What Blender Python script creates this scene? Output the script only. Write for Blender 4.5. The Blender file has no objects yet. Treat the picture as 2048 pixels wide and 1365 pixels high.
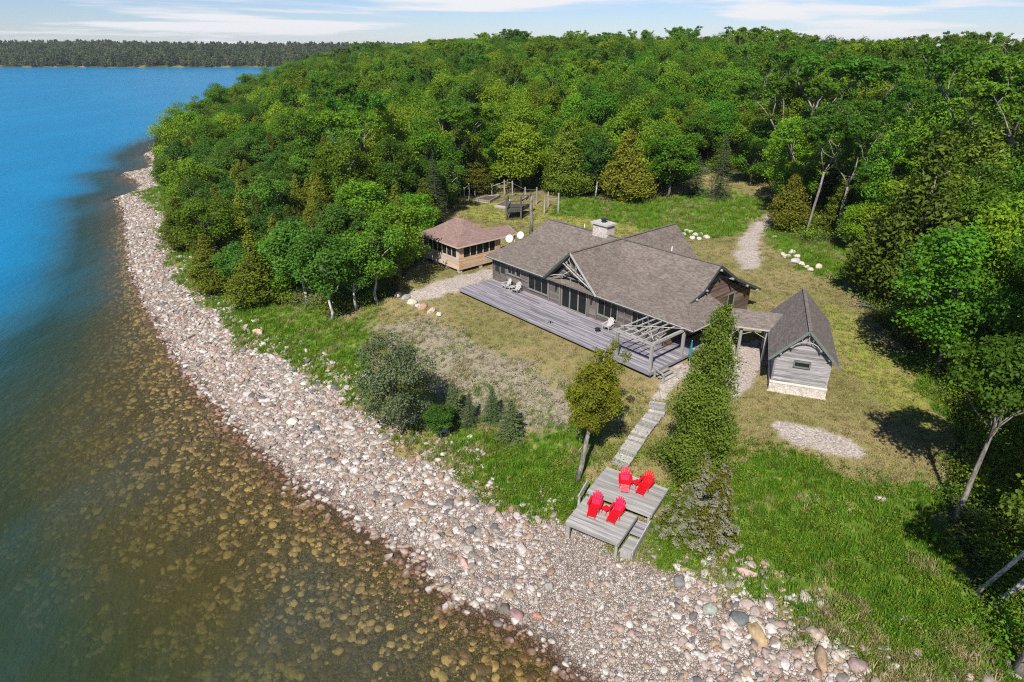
import bpy, math, random
import numpy as np
from mathutils import Vector, Matrix, Quaternion

R = math.radians
scene = bpy.context.scene
col = scene.collection
rng = np.random.default_rng(7)
random.seed(7)

# ------------------------------------------------------------------ camera
CAM_H = 29.0
FPX, PCX, PCY = 1251.0, 1024.0, 682.5
PITCH = math.atan((PCY - 93.0) / FPX)
cam_d = bpy.data.cameras.new('camera')
cam_d.sensor_width = 36.0
cam_d.lens = FPX / 2048.0 * 36.0
cam_d.clip_start = 0.5
cam_d.clip_end = 12000.0
cam = bpy.data.objects.new('camera', cam_d)
cam.location = (0, 0, CAM_H)
cam.rotation_euler = (math.pi / 2 - PITCH, 0, 0)
col.objects.link(cam)
scene.camera = cam

# ------------------------------------------------------------------ sky and sun
SUN_ELEV = R(46)
SUN_AZ = (-0.29, -0.957)
SKY_STRENGTH = 0.062
world = bpy.data.worlds.new('World')
scene.world = world
world.use_nodes = True
wt = world.node_tree
wt.nodes.clear()


def wn(t, **kw):
    n = wt.nodes.new(t)
    for k, v in kw.items():
        setattr(n, k, v)
    return n


def wmath(op, a, b=None, c=None):
    n = wn('ShaderNodeMath', operation=op)
    for i, v in enumerate((a, b, c)):
        if v is None:
            continue
        if isinstance(v, (int, float)):
            n.inputs[i].default_value = v
        else:
            wt.links.new(v, n.inputs[i])
    return n.outputs[0]


sky = wn('ShaderNodeTexSky', sky_type='NISHITA')
sky.sun_disc = False
sky.sun_elevation = SUN_ELEV
sky.sun_rotation = math.atan2(SUN_AZ[0], SUN_AZ[1])
sky.air_density = 1.0
sky.dust_density = 0.0
sky.ozone_density = 4.0
wtc = wn('ShaderNodeTexCoord')
wsep = wn('ShaderNodeSeparateXYZ')
wt.links.new(wtc.outputs['Generated'], wsep.inputs[0])
wz = wmath('ADD', wmath('MAXIMUM', wsep.outputs[2], 0.0), 0.035)
wcx = wmath('DIVIDE', wsep.outputs[0], wz)
wcy = wmath('DIVIDE', wsep.outputs[1], wz)
wcomb = wn('ShaderNodeCombineXYZ')
wt.links.new(wcx, wcomb.inputs[0])
wt.links.new(wcy, wcomb.inputs[1])
wcomb.inputs[2].default_value = 3.7
wno = wn('ShaderNodeTexNoise')
wno.inputs['Scale'].default_value = 0.16
wno.inputs['Detail'].default_value = 7.0
wno.inputs['Roughness'].default_value = 0.52
wno.inputs['Distortion'].default_value = 0.3
wt.links.new(wcomb.outputs[0], wno.inputs['Vector'])
wramp = wn('ShaderNodeMapRange', interpolation_type='SMOOTHSTEP')
wramp.inputs['From Min'].default_value = 0.51
wramp.inputs['From Max'].default_value = 0.60
wt.links.new(wno.outputs['Fac'], wramp.inputs['Value'])
wmix = wn('ShaderNodeMixRGB')
wt.links.new(wramp.outputs[0], wmix.inputs['Fac'])
wtint = wn('ShaderNodeMixRGB', blend_type='MULTIPLY')
wtint.inputs['Fac'].default_value = 1.0
wtint.inputs['Color2'].default_value = (0.86, 0.95, 1.25, 1)
wt.links.new(sky.outputs[0], wtint.inputs['Color1'])
wt.links.new(wtint.outputs[0], wmix.inputs['Color1'])
wmix.inputs['Color2'].default_value = (10.0, 10.1, 10.5, 1)
wbg = wn('ShaderNodeBackground')
wbg.inputs['Strength'].default_value = SKY_STRENGTH
wt.links.new(wmix.outputs[0], wbg.inputs['Color'])
wout = wn('ShaderNodeOutputWorld')
wt.links.new(wbg.outputs[0], wout.inputs['Surface'])

sun_d = bpy.data.lights.new('sun', 'SUN')
sun_d.energy = 5.0
sun_d.angle = R(0.53)
sun_d.color = (1.0, 0.95, 0.87)
sun = bpy.data.objects.new('sun', sun_d)
sdir = Vector((-SUN_AZ[0] * math.cos(SUN_ELEV), -SUN_AZ[1] * math.cos(SUN_ELEV), -math.sin(SUN_ELEV)))
sun.rotation_euler = sdir.to_track_quat('-Z', 'Y').to_euler()
sun.location = (0, 0, 120)
col.objects.link(sun)

scene.view_settings.view_transform = 'Standard'
scene.view_settings.look = 'None'
scene.view_settings.exposure = 0.52
scene.view_settings.gamma = 1.0
scene.view_settings.use_curve_mapping = False
scene.cycles.max_bounces = 8
scene.cycles.diffuse_bounces = 3
scene.cycles.glossy_bounces = 3
scene.cycles.transmission_bounces = 4
scene.cycles.transparent_max_bounces = 8
scene.cycles.caustics_reflective = False
scene.cycles.caustics_refractive = False
scene.cycles.use_denoising = False
scene.cycles.filter_width = 1.15
try:
    scene.cycles.denoiser = 'OPENIMAGEDENOISE'
    scene.cycles.denoising_prefilter = 'ACCURATE'
except Exception:
    pass

# ------------------------------------------------------------------ tagging helpers


def tag(o, label=None, cat=None, group=None, kind=None):
    if label:
        o['label'] = label
    if cat:
        o['category'] = cat
    if group:
        o['group'] = group
    if kind:
        o['kind'] = kind
    return o


def empty(name, loc=(0, 0, 0), rz=0.0, parent=None):
    o = bpy.data.objects.new(name, None)
    o.empty_display_size = 0.3
    o.location = loc
    o.rotation_euler = (0, 0, rz)
    col.objects.link(o)
    if parent:
        o.parent = parent
    return o


def mesh_np(name, verts, faces_flat, loop_counts, smooth=False):
    """fast mesh from numpy arrays: faces_flat = vertex indices, loop_counts = verts per face"""
    me = bpy.data.meshes.new(name)
    verts = np.asarray(verts, dtype=np.float32)
    faces_flat = np.asarray(faces_flat, dtype=np.int32).ravel()
    loop_counts = np.asarray(loop_counts, dtype=np.int32)
    me.vertices.add(len(verts))
    me.vertices.foreach_set('co', verts.ravel())
    me.loops.add(len(faces_flat))
    me.loops.foreach_set('vertex_index', faces_flat)
    me.polygons.add(len(loop_counts))
    starts = np.concatenate(([0], np.cumsum(loop_counts)[:-1])).astype(np.int32)
    me.polygons.foreach_set('loop_start', starts)
    me.polygons.foreach_set('loop_total', loop_counts)
    me.update(calc_edges=True)
    me.polygons.foreach_set('use_smooth', np.full(len(loop_counts), smooth, dtype=bool))
    me.validate()
    return me


def attr(me, name, vals, domain='POINT', typ='FLOAT'):
    a = me.attributes.new(name, typ, domain)
    vals = np.asarray(vals)
    if typ == 'FLOAT':
        a.data.foreach_set('value', vals.astype(np.float32).ravel())
    elif typ == 'INT':
        a.data.foreach_set('value', vals.astype(np.int32).ravel())
    elif typ == 'FLOAT_VECTOR':
        a.data.foreach_set('vector', vals.astype(np.float32).ravel())
    return a


def link(name, me, mat=None, parent=None, loc=(0, 0, 0), rot=(0, 0, 0)):
    o = bpy.data.objects.new(name, me)
    if mat is not None and not me.materials:
        me.materials.append(mat)
    o.location = loc
    o.rotation_euler = rot
    col.objects.link(o)
    if parent:
        o.parent = parent
    return o


class MB:
    """collects boxes, bars, tubes and polygons; build() links them as one mesh object"""

    def __init__(self):
        self.v = []
        self.f = []

    def poly(self, pts):
        b = len(self.v)
        self.v.extend([tuple(p) for p in pts])
        self.f.append(tuple(range(b, b + len(pts))))
        return self

    def box(self, x0, x1, y0, y1, z0, z1):
        b = len(self.v)
        self.v += [(x0, y0, z0), (x1, y0, z0), (x1, y1, z0), (x0, y1, z0),
                   (x0, y0, z1), (x1, y0, z1), (x1, y1, z1), (x0, y1, z1)]
        for q in ((0, 3, 2, 1), (4, 5, 6, 7), (0, 1, 5, 4), (1, 2, 6, 5), (2, 3, 7, 6), (3, 0, 4, 7)):
            self.f.append(tuple(b + i for i in q))
        return self

    def bar(self, a, b_, w, h=None, up=(0, 0, 1)):
        h = h or w
        a = Vector(a)
        b_ = Vector(b_)
        d = (b_ - a).normalized()
        u = Vector(up)
        s = d.cross(u)
        if s.length < 1e-4:
            s = d.cross(Vector((1, 0, 0)))
        s.normalize()
        n = s.cross(d).normalized()
        b = len(self.v)
        for p in (a, b_):
            for i, j in ((-1, -1), (1, -1), (1, 1), (-1, 1)):
                self.v.append(tuple(p + s * (i * w / 2) + n * (j * h / 2)))
        for q in ((0, 1, 2, 3), (7, 6, 5, 4), (0, 4, 5, 1), (1, 5, 6, 2), (2, 6, 7, 3), (3, 7, 4, 0)):
            self.f.append(tuple(b + i for i in q))
        return self

    def tube(self, pts, rad, n=6, cap=True):
        pts = [Vector(p) for p in pts]
        rad = rad if isinstance(rad, (list, tuple)) else [rad] * len(pts)
        b = len(self.v)
        ref = Vector((0.31, 0.77, 0.56))
        for i, p in enumerate(pts):
            d = (pts[min(i + 1, len(pts) - 1)] - pts[max(i - 1, 0)])
            d.normalize()
            s = d.cross(ref)
            if s.length < 1e-3:
                s = d.cross(Vector((1, 0, 0)))
            s.normalize()
            t = d.cross(s)
            for k in range(n):
                a = 2 * math.pi * k / n
                self.v.append(tuple(p + (s * math.cos(a) + t * math.sin(a)) * rad[i]))
        for i in range(len(pts) - 1):
            for k in range(n):
                k2 = (k + 1) % n
                self.f.append((b + i * n + k, b + i * n + k2, b + (i + 1) * n + k2, b + (i + 1) * n + k))
        if cap:
            self.f.append(tuple(b + k for k in reversed(range(n))))
            self.f.append(tuple(b + (len(pts) - 1) * n + k for k in range(n)))
        return self

    def slab(self, pts, th):
        """polygon with thickness th straight down"""
        b = len(self.v)
        n = len(pts)
        self.v += [tuple(p) for p in pts] + [(p[0], p[1], p[2] - th) for p in pts]
        self.f.append(tuple(b + i for i in range(n)))
        self.f.append(tuple(b + n + i for i in reversed(range(n))))
        for i in range(n):
            j = (i + 1) % n
            self.f.append((b + i, b + n + i, b + n + j, b + j))
        return self

    def mesh(self, name, smooth=False):
        me = bpy.data.meshes.new(name)
        me.from_pydata(self.v, [], self.f)
        if smooth:
            me.polygons.foreach_set('use_smooth', [True] * len(me.polygons))
        me.update()
        return me

    def build(self, name, mat, parent=None, smooth=False, loc=(0, 0, 0), rot=(0, 0, 0)):
        return link(name, self.mesh(name, smooth), mat, parent, loc, rot)


# ------------------------------------------------------------------ materials
MATS = {}


class NT:
    def __init__(self, name):
        self.m = bpy.data.materials.new(name)
        self.m.use_nodes = True
        self.t = self.m.node_tree
        self.t.nodes.clear()
        self.out = self.t.nodes.new('ShaderNodeOutputMaterial')
        MATS[name] = self.m

    def n(self, typ, ins=None, **kw):
        nd = self.t.nodes.new(typ)
        for k, v in kw.items():
            setattr(nd, k, v)
        for k, v in (ins or {}).items():
            s = nd.inputs[k]
            if hasattr(v, 'is_output') or isinstance(v, bpy.types.NodeSocket):
                self.t.links.new(v, s)
            else:
                s.default_value = v
        return nd

    def math(self, op, a, b=0.0, clamp=False):
        nd = self.n('ShaderNodeMath', {0: a, 1: b}, operation=op)
        nd.use_clamp = clamp
        return nd.outputs[0]

    def mix(self, fac, a, b, mode='MIX'):
        return self.n('ShaderNodeMixRGB', {'Fac': fac, 'Color1': a, 'Color2': b}, blend_type=mode).outputs[0]

    def noise(self, vec, scale, detail=3.0, rough=0.5, out='Fac', dist=0.0):
        i = {'Scale': scale, 'Detail': detail, 'Roughness': rough, 'Distortion': dist}
        if vec is not None:
            i['Vector'] = vec
        return self.n('ShaderNodeTexNoise', i).outputs[out]

    def mapping(self, vec, scale=(1, 1, 1), rot=(0, 0, 0)):
        return self.n('ShaderNodeMapping', {'Vector': vec, 'Scale': scale, 'Rotation': rot}).outputs[0]

    def ramp(self, fac, stops, interp='LINEAR'):
        nd = self.n('ShaderNodeValToRGB', {'Fac': fac})
        cr = nd.color_ramp
        cr.interpolation = interp
        while len(cr.elements) < len(stops):
            cr.elements.new(0.5)
        for e, (p, c) in zip(cr.elements, stops):
            e.position = p
            e.color = (c[0], c[1], c[2], 1)
        return nd.outputs[0]

    def rng(self, v, a, b, c=0.0, d=1.0):
        return self.n('ShaderNodeMapRange', {'Value': v, 'From Min': a, 'From Max': b, 'To Min': c, 'To Max': d},
                      interpolation_type='SMOOTHSTEP').outputs[0]

    def att(self, name, typ='GEOMETRY', out='Fac'):
        return self.n('ShaderNodeAttribute', attribute_name=name, attribute_type=typ).outputs[out]

    def bump(self, h, strength=0.4, dist=0.05):
        return self.n('ShaderNodeBump', {'Height': h, 'Strength': strength, 'Distance': dist}).outputs[0]

    def bsdf(self, color, rough=0.7, spec=0.3, normal=None, **ins):
        i = {'Base Color': color, 'Roughness': rough, 'Specular IOR Level': spec}
        i.update(ins)
        if normal is not None:
            i['Normal'] = normal
        return self.n('ShaderNodeBsdfPrincipled', i).outputs[0]

    def end(self, sh):
        self.t.links.new(sh, self.out.inputs['Surface'])
        return self.m


def C(r, g, b):
    return (r, g, b, 1.0)


def mat_leaf(name, dark, light, warm, warm_amt=0.5, transl=0.35, rough=0.55):
    k = NT(name)
    oi = k.n('ShaderNodeObjectInfo')
    lv = k.att('lv')
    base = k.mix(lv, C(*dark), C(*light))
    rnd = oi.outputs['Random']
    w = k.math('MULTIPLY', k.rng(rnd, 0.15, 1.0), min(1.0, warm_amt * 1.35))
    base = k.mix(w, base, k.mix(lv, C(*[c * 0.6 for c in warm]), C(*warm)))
    r2 = k.math('FRACT', k.math('MULTIPLY', rnd, 7.31))
    base = k.n('ShaderNodeHueSaturation', {'Hue': k.rng(r2, 0, 1, 0.485, 0.52),
                                           'Saturation': 1.0, 'Value': k.rng(k.math('FRACT', k.math('MULTIPLY', rnd, 13.7)), 0, 1, 0.66, 1.32),
                                           'Color': base}).outputs[0]
    a = k.bsdf(base, rough, 0.25)
    t = k.n('ShaderNodeBsdfTranslucent', {'Color': k.mix(0.5, base, C(0.20, 0.30, 0.02))}).outputs[0]
    return k.end(k.n('ShaderNodeMixShader', {0: transl, 1: a, 2: t}).outputs[0])


mat_leaf('leaf_broad', (0.042, 0.112, 0.006), (0.118, 0.275, 0.012), (0.240, 0.345, 0.012), 0.6, 0.42)
mat_leaf('leaf_aspen', (0.038, 0.092, 0.012), (0.105, 0.225, 0.024), (0.165, 0.275, 0.016), 0.55, .4)
mat_leaf('leaf_cedar', (0.060, 0.090, 0.008), (0.170, 0.225, 0.016), (0.240, 0.245, 0.018), 0.6, 0.32)
mat_leaf('leaf_cedar_green', (0.042, 0.080, 0.008), (0.125, 0.205, 0.018), (0.14, 0.20, 0.018), 0.3, 0.28)
mat_leaf('leaf_cedar_lime', (0.150, 0.185, 0.010), (0.370, 0.410, 0.022), (0.38, 0.40, 0.02), 0.3, 0.45)
mat_leaf('leaf_spruce', (0.034, 0.066, 0.022), (0.100, 0.165, 0.055), (0.110, 0.15, 0.04), 0.4, 0.25)
mat_leaf('leaf_grey', (0.042, 0.060, 0.026), (0.125, 0.160, 0.070), (0.14, 0.17, 0.05), 0.3, 0.25)
mat_leaf('leaf_dead', (0.130, 0.125, 0.085), (0.36, 0.345, 0.25), (0.28, 0.28, 0.13), 0.4, 0.25)
mat_leaf('leaf_far', (0.040, 0.070, 0.030), (0.100, 0.140, 0.058), (0.17, 0.18, 0.08), 0.8, 0.2)
mat_leaf('grass', (0.068, 0.165, 0.008), (0.160, 0.345, 0.018), (0.27, 0.36, 0.030), 0.55, 0.42)
mat_leaf('grass_dry', (0.200, 0.165, 0.070), (0.50, 0.42, 0.21), (0.30, 0.29, 0.08), 0.5, 0.35)
mat_leaf('grass_lawn', (0.115, 0.118, 0.034), (0.255, 0.225, 0.085), (0.32, 0.25, 0.115), 0.8, 0.35)
mat_leaf('brush_pale', (0.20, 0.165, 0.12), (0.46, 0.40, 0.31), (0.22, 0.24, 0.09), 0.45, 0.25)
mat_leaf('leaf_herb', (0.080, 0.150, 0.012), (0.190, 0.320, 0.028), (0.30, 0.36, 0.03), 0.6, 0.4)


def mat_bark(name, a, b, scale=6.0):
    k = NT(name)
    tc = k.n('ShaderNodeTexCoord').outputs['Object']
    v = k.mapping(tc, (scale, scale, scale * 0.35))
    f = k.noise(v, 1.6, 5, 0.65)
    c = k.mix(k.rng(f, 0.35, 0.65), C(*a), C(*b))
    return k.end(k.bsdf(c, 0.9, 0.15, k.bump(f, 0.8, 0.04)))


mat_bark('bark', (0.07, 0.058, 0.05), (0.22, 0.195, 0.17))
mat_bark('bark_pale', (0.10, 0.088, 0.076), (0.27, 0.245, 0.215), 4.0)
mat_bark('bark_white', (0.20, 0.19, 0.18), (0.55, 0.53, 0.50), 4.0)
mat_bark('bark_red', (0.12, 0.085, 0.065), (0.34, 0.28, 0.235))


def mat_wood(name, a, b, c_, axis=0, scale=1.0, streak=1.0, rough=0.8, sep=0.0):
    """weathered timber, grain along a local axis, tone by object"""
    k = NT(name)
    tc = k.n('ShaderNodeTexCoord').outputs['Object']
    s = [9.0 * scale] * 3
    s[axis] = 0.45 * scale
    oi = k.n('ShaderNodeObjectInfo').outputs['Random']
    off = k.n('ShaderNodeVectorMath', {0: k.mapping(tc, tuple(s)), 1: k.n('ShaderNodeCombineXYZ', {0: k.math('MULTIPLY', oi, 37.0), 1: k.math('MULTIPLY', oi, 91.0), 2: 0.0}).outputs[0]}, operation='ADD').outputs[0]
    f = k.noise(off, 1.0, 6, 0.62)
    f2 = k.noise(tc, 0.55, 3, 0.6)
    base = k.mix(k.rng(f, 0.33, 0.67), C(*a), C(*b))
    base = k.mix(k.math('MULTIPLY', k.rng(f2, 0.42, 0.68), 0.7), base, C(*c_))
    val = k.rng(oi, 0, 1, 1 - 0.33 * streak, 1 + 0.28 * streak)
    base = k.n('ShaderNodeHueSaturation', {'Hue': 0.5, 'Saturation': 1.0, 'Value': val, 'Color': base}).outputs[0]
    return k.end(k.bsdf(base, rough, 0.25, k.bump(f, 0.5, 0.012)))


mat_wood('deck_wood', (0.165, 0.150, 0.165), (0.33, 0.305, 0.325), (0.25, 0.235, 0.26), 0, 1.0, 1.1)
mat_wood('deck_wood_pale', (0.21, 0.20, 0.185), (0.40, 0.385, 0.36), (0.31, 0.295, 0.28), 0, 1.3, 0.55)
mat_wood('siding_grey', (0.075, 0.062, 0.056), (0.20, 0.170, 0.155), (0.15, 0.135, 0.13), 0, 1.2, 1.0)
mat_wood('post_dark', (0.085, 0.075, 0.066), (0.21, 0.19, 0.17), (0.16, 0.145, 0.13), 2, 1.2, .5)
mat_wood('siding_shed', (0.13, 0.125, 0.13), (0.37, 0.35, 0.35), (0.27, 0.26, 0.265), 0, 1.2, 0.9)
mat_wood('siding_brown', (0.085, 0.052, 0.038), (0.23, 0.155, 0.115), (0.17, 0.135, 0.115), 1, 1.2, 1.2)
mat_wood('cedar_siding', (0.40, 0.235, 0.125), (0.60, 0.395, 0.235), (0.52, 0.40, 0.30), 0, 1.2, 0.5)
mat_wood('cedar_siding_grey', (0.40, 0.30, 0.225), (0.56, 0.44, 0.345), (0.50, 0.43, 0.37), 1, 1.2, 0.4)
mat_wood('post_wood', (0.19, 0.18, 0.165), (0.42, 0.40, 0.37), (0.31, 0.295, 0.28), 2, 1.2, 0.5)
mat_wood('beam_wood', (0.24, 0.225, 0.205), (0.46, 0.44, 0.41), (0.34, 0.33, 0.315), 0, 1.2, 0.4)
mat_wood('dark_wood', (0.045, 0.04, 0.038), (0.12, 0.11, 0.10), (0.08, 0.075, 0.07), 2, 1.2, 0.6)
mat_wood('step_wood', (0.20, 0.185, 0.165), (0.46, 0.43, 0.39), (0.30, 0.285, 0.26), 0, 1.6, 0.9)
mat_wood('grey_chair_wood', (0.30, 0.285, 0.26), (0.52, 0.50, 0.46), (0.40, 0.385, 0.36), 2, 1.2, 0.4)


def mat_plain(name, c, rough=0.5, spec=0.4, var=0.15, nscale=8.0, **ins):
    k = NT(name)
    tc = k.n('ShaderNodeTexCoord').outputs['Object']
    f = k.noise(tc, nscale, 4, 0.6)
    cc = k.mix(k.rng(f, 0.3, 0.7), C(*[x * (1 - var) for x in c]), C(*[min(1, x * (1 + var)) for x in c]))
    return k.end(k.bsdf(cc, rough, spec, None, **ins))


mat_plain('trim_dark', (0.055, 0.068, 0.062), 0.6)
mat_plain('trim_pale', (0.36, 0.36, 0.33), 0.6)
mat_plain('trim_green', (0.13, 0.145, 0.135), 0.6)
mat_plain('frame_grey', (0.20, 0.195, 0.175), 0.6)
mat_plain('screen_dark', (0.016, 0.018, 0.018), 0.35, 0.5)
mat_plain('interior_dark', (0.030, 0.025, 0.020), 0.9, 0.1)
mat_plain('white_pvc', (0.72, 0.72, 0.70), 0.45)
mat_plain('dish_white', (0.66, 0.68, 0.70), 0.4)
mat_plain('metal_grey', (0.25, 0.27, 0.29), 0.4, 0.5)
mat_plain('concrete', (0.42, 0.40, 0.365), 0.9, 0.2, 0.2)
mat_plain('sill_stone', (0.50, 0.45, 0.38), 0.9, 0.2, 0.2)
mat_plain('black_iron', (0.02, 0.02, 0.02), 0.6)
mat_plain('red_paint', (0.60, 0.006, 0.012), 0.42, 0.35, 0.12)
mat_plain('red_paint_pink', (0.62, 0.010, 0.060), 0.42, 0.4, 0.12)
mat_plain('red_paint_glare', (0.62, 0.13, 0.16), 0.5, 0.4, 0.12)  # paler copy of the red: glare on one footrest put into its colour
mat_plain('teal_cloth', (0.02, 0.16, 0.19), 0.8)
mat_plain('window_glass', (0.008, 0.010, 0.010), 0.04, 0.38, 0.1)
mat_plain('curtain', (0.08, 0.085, 0.08), 0.8)


def mat_shingle(name, a, b, c_, coursedir='z'):
    """asphalt shingles: courses and tabs a few centimetres proud, told by fine relief and tone"""
    k = NT(name)
    tc = k.n('ShaderNodeTexCoord').outputs['Object']
    br = k.n('ShaderNodeTexBrick', {'Vector': k.mapping(tc, (1, 1, 1)), 'Color1': C(0.2, 0.2, 0.2), 'Color2': C(0.9, 0.9, 0.9), 'Mortar': C(0, 0, 0),
                                    'Scale': 1.0, 'Mortar Size': 0.008, 'Brick Width': 0.30, 'Row Height': 0.145, 'Bias': 0.0})
    br.offset = 0.45
    tab = k.n('ShaderNodeSeparateColor', {0: br.outputs['Color']}).outputs[0]
    f = k.noise(tc, 26.0, 3, 0.7)
    f2 = k.noise(tc, 0.7, 4, 0.6)
    base = k.mix(tab, C(*a), C(*b))
    base = k.mix(k.math('MULTIPLY', k.rng(f, 0.3, 0.7), 0.55), base, C(*c_))
    v = k.math('ADD', k.math('MULTIPLY', k.rng(f2, 0.3, 0.7), 0.22), 0.88)
    base = k.n('ShaderNodeHueSaturation', {'Hue': 0.5, 'Saturation': 1.0, 'Value': v, 'Color': base}).outputs[0]
    h = k.math('ADD', tab, k.math('MULTIPLY', f, 0.4))
    return k.end(k.bsdf(base, 0.9, 0.2, k.bump(h, 0.6, 0.02)))


mat_shingle('roof_grey', (0.060, 0.050, 0.042), (0.225, 0.190, 0.163), (0.20, 0.163, 0.140))
mat_shingle('roof_red', (0.120, 0.072, 0.060), (0.290, 0.190, 0.160), (0.28, 0.20, 0.175))
mat_shingle('roof_shed', (0.065, 0.056, 0.050), (0.220, 0.190, 0.168), (0.21, 0.175, 0.155))


def mat_masonry(name):
    k = NT(name)
    tc = k.n('ShaderNodeTexCoord').outputs['Object']
    vo = k.n('ShaderNodeTexVoronoi', {'Vector': tc, 'Scale': 5.5, 'Randomness': 0.9})
    hs = k.n('ShaderNodeSeparateColor', {0: vo.outputs['Color']}).outputs[0]
    c = k.ramp(hs, [(0, (0.38, 0.34, 0.30)), (0.4, (0.56, 0.51, 0.46)), (0.75, (0.48, 0.40, 0.35)), (1, (0.66, 0.62, 0.57))])
    e = k.n('ShaderNodeTexVoronoi', {'Vector': tc, 'Scale': 5.5, 'Randomness': 0.9}, feature='DISTANCE_TO_EDGE').outputs['Distance']
    c = k.mix(k.rng(e, 0.0, 0.05, 1, 0), c, C(0.42, 0.39, 0.36))
    return k.end(k.bsdf(c, 0.9, 0.2, k.bump(k.rng(e, 0, 0.1), 0.7, 0.03)))


mat_masonry('masonry')


def mat_stone():
    k = NT('stone')
    oi = k.n('ShaderNodeObjectInfo').outputs['Random']
    tc = k.n('ShaderNodeTexCoord').outputs['Object']
    P = k.n('ShaderNodeNewGeometry').outputs['Position']
    z = k.n('ShaderNodeSeparateXYZ', {0: P}).outputs[2]
    c = k.ramp(oi, [(0.0, (0.50, 0.435, 0.375)), (0.14, (0.58, 0.53, 0.475)), (0.27, (0.38, 0.305, 0.26)), (0.40, (0.45, 0.325, 0.27)), (0.51, (0.34, 0.22, 0.155)),
                    (0.60, (0.27, 0.235, 0.21)), (0.68, (0.165, 0.155, 0.15)), (0.74, (0.40, 0.30, 0.20)), (0.82, (0.64, 0.595, 0.54)), (0.92, (0.46, 0.375, 0.325))], 'CONSTANT')
    f = k.noise(tc, 2.6, 5, 0.7)
    c = k.n('ShaderNodeHueSaturation', {'Hue': 0.5, 'Saturation': 1.0, 'Value': k.rng(f, 0.25, 0.75, 0.52, 0.98), 'Color': c}).outputs[0]
    # wet and algae-stained low down, ochre under water
    wob = k.math('ADD', z, k.math('MULTIPLY', k.noise(P, 0.35, 3, 0.6), 0.22))
    wet = k.rng(wob, 0.12, 0.25, 1, 0)
    c = k.mix(k.math('MULTIPLY', k.math('MULTIPLY', wet, k.rng(z, -0.35, -0.05)), 0.9), c, k.mix(0.6, C(0.20, 0.105, 0.052), c, 'MULTIPLY'))
    r3 = k.math('FRACT', k.math('MULTIPLY', oi, 9.7))
    algae = k.mix(k.rng(r3, 0.15, 0.95), C(0.12, 0.075, 0.026), C(0.62, 0.42, 0.14))
    c = k.mix(k.rng(z, -0.22, 0.04, 1.0, 0), c, k.mix(0.85, c, algae))
    rough = k.rng(wet, 0, 1, 0.85, 0.45)
    return k.end(k.bsdf(c, rough, 0.3, k.bump(f, 0.6, 0.05)))


mat_stone()


def mat_ground():
    k = NT('ground')
    P = k.n('ShaderNodeNewGeometry').outputs['Position']
    n1 = k.noise(P, 0.18, 4, 0.6)
    n2 = k.noise(P, 1.3, 5, 0.7)
    n3 = k.noise(P, 7.0, 4, 0.75)
    lawn = k.mix(k.rng(n1, 0.35, 0.65), C(0.300, 0.225, 0.115), C(0.200, 0.180, 0.065))
    lawn = k.mix(k.math('MULTIPLY', k.rng(n2, 0.4, 0.72), 0.75), lawn, C(0.185, 0.200, 0.040))
    lawn = k.mix(k.math('MULTIPLY', k.rng(n3, 0.5, 0.75), 0.6), lawn, C(0.46, 0.365, 0.20))
    green = k.mix(k.rng(n2, 0.35, 0.65), C(0.225, 0.265, 0.036), C(0.330, 0.290, 0.085))
    lush = k.mix(k.rng(n2, 0.35, 0.65), C(0.065, 0.125, 0.012), C(0.130, 0.205, 0.020))
    lush = k.mix(k.math('MULTIPLY', k.rng(n2, 0.52, 0.68), 0.8), lush, C(0.36, 0.27, 0.14))
    brush = k.mix(k.rng(n3, 0.35, 0.65), C(0.19, 0.16, 0.10), C(0.36, 0.31, 0.23))
    brush = k.mix(k.math('MULTIPLY', k.rng(n2, 0.5, 0.75), 0.7), brush, C(0.12, 0.13, 0.045))
    vo = k.n('ShaderNodeTexVoronoi', {'Vector': P, 'Scale': 9.0})
    vs = k.n('ShaderNodeSeparateColor', {0: vo.outputs['Color']}).outputs[0]
    gravel = k.ramp(vs, [(0, (0.25, 0.205, 0.175)), (0.45, (0.41, 0.345, 0.30)), (0.8, (0.56, 0.505, 0.46)), (1, (0.34, 0.27, 0.23))])
    gravel = k.mix(k.math('MULTIPLY', k.rng(n2, 0.4, 0.7), 0.35), gravel, C(0.34, 0.285, 0.20))
    wood = k.mix(k.rng(n2, 0.35, 0.65), C(0.050, 0.042, 0.024), C(0.055, 0.075, 0.018))
    c = k.mix(k.att('green'), lawn, green)
    c = k.mix(k.att('lush'), c, lush)
    c = k.mix(k.att('brush'), c, brush)
    c = k.mix(k.att('forest'), c, wood)
    c = k.mix(k.att('gravel'), c, gravel)
    z = k.n('ShaderNodeSeparateXYZ', {0: P}).outputs[2]
    bed = k.mix(k.rng(n3, 0.35, 0.65), C(0.085, 0.065, 0.022), C(0.24, 0.185, 0.075))
    c = k.mix(k.rng(z, -0.2, 0.15, 1, 0), c, bed)
    h = k.math('ADD', k.math('MULTIPLY', n2, 0.5), n3)
    return k.end(k.bsdf(c, 0.95, 0.15, k.bump(h, 0.9, 0.12)))


mat_ground()


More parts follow.
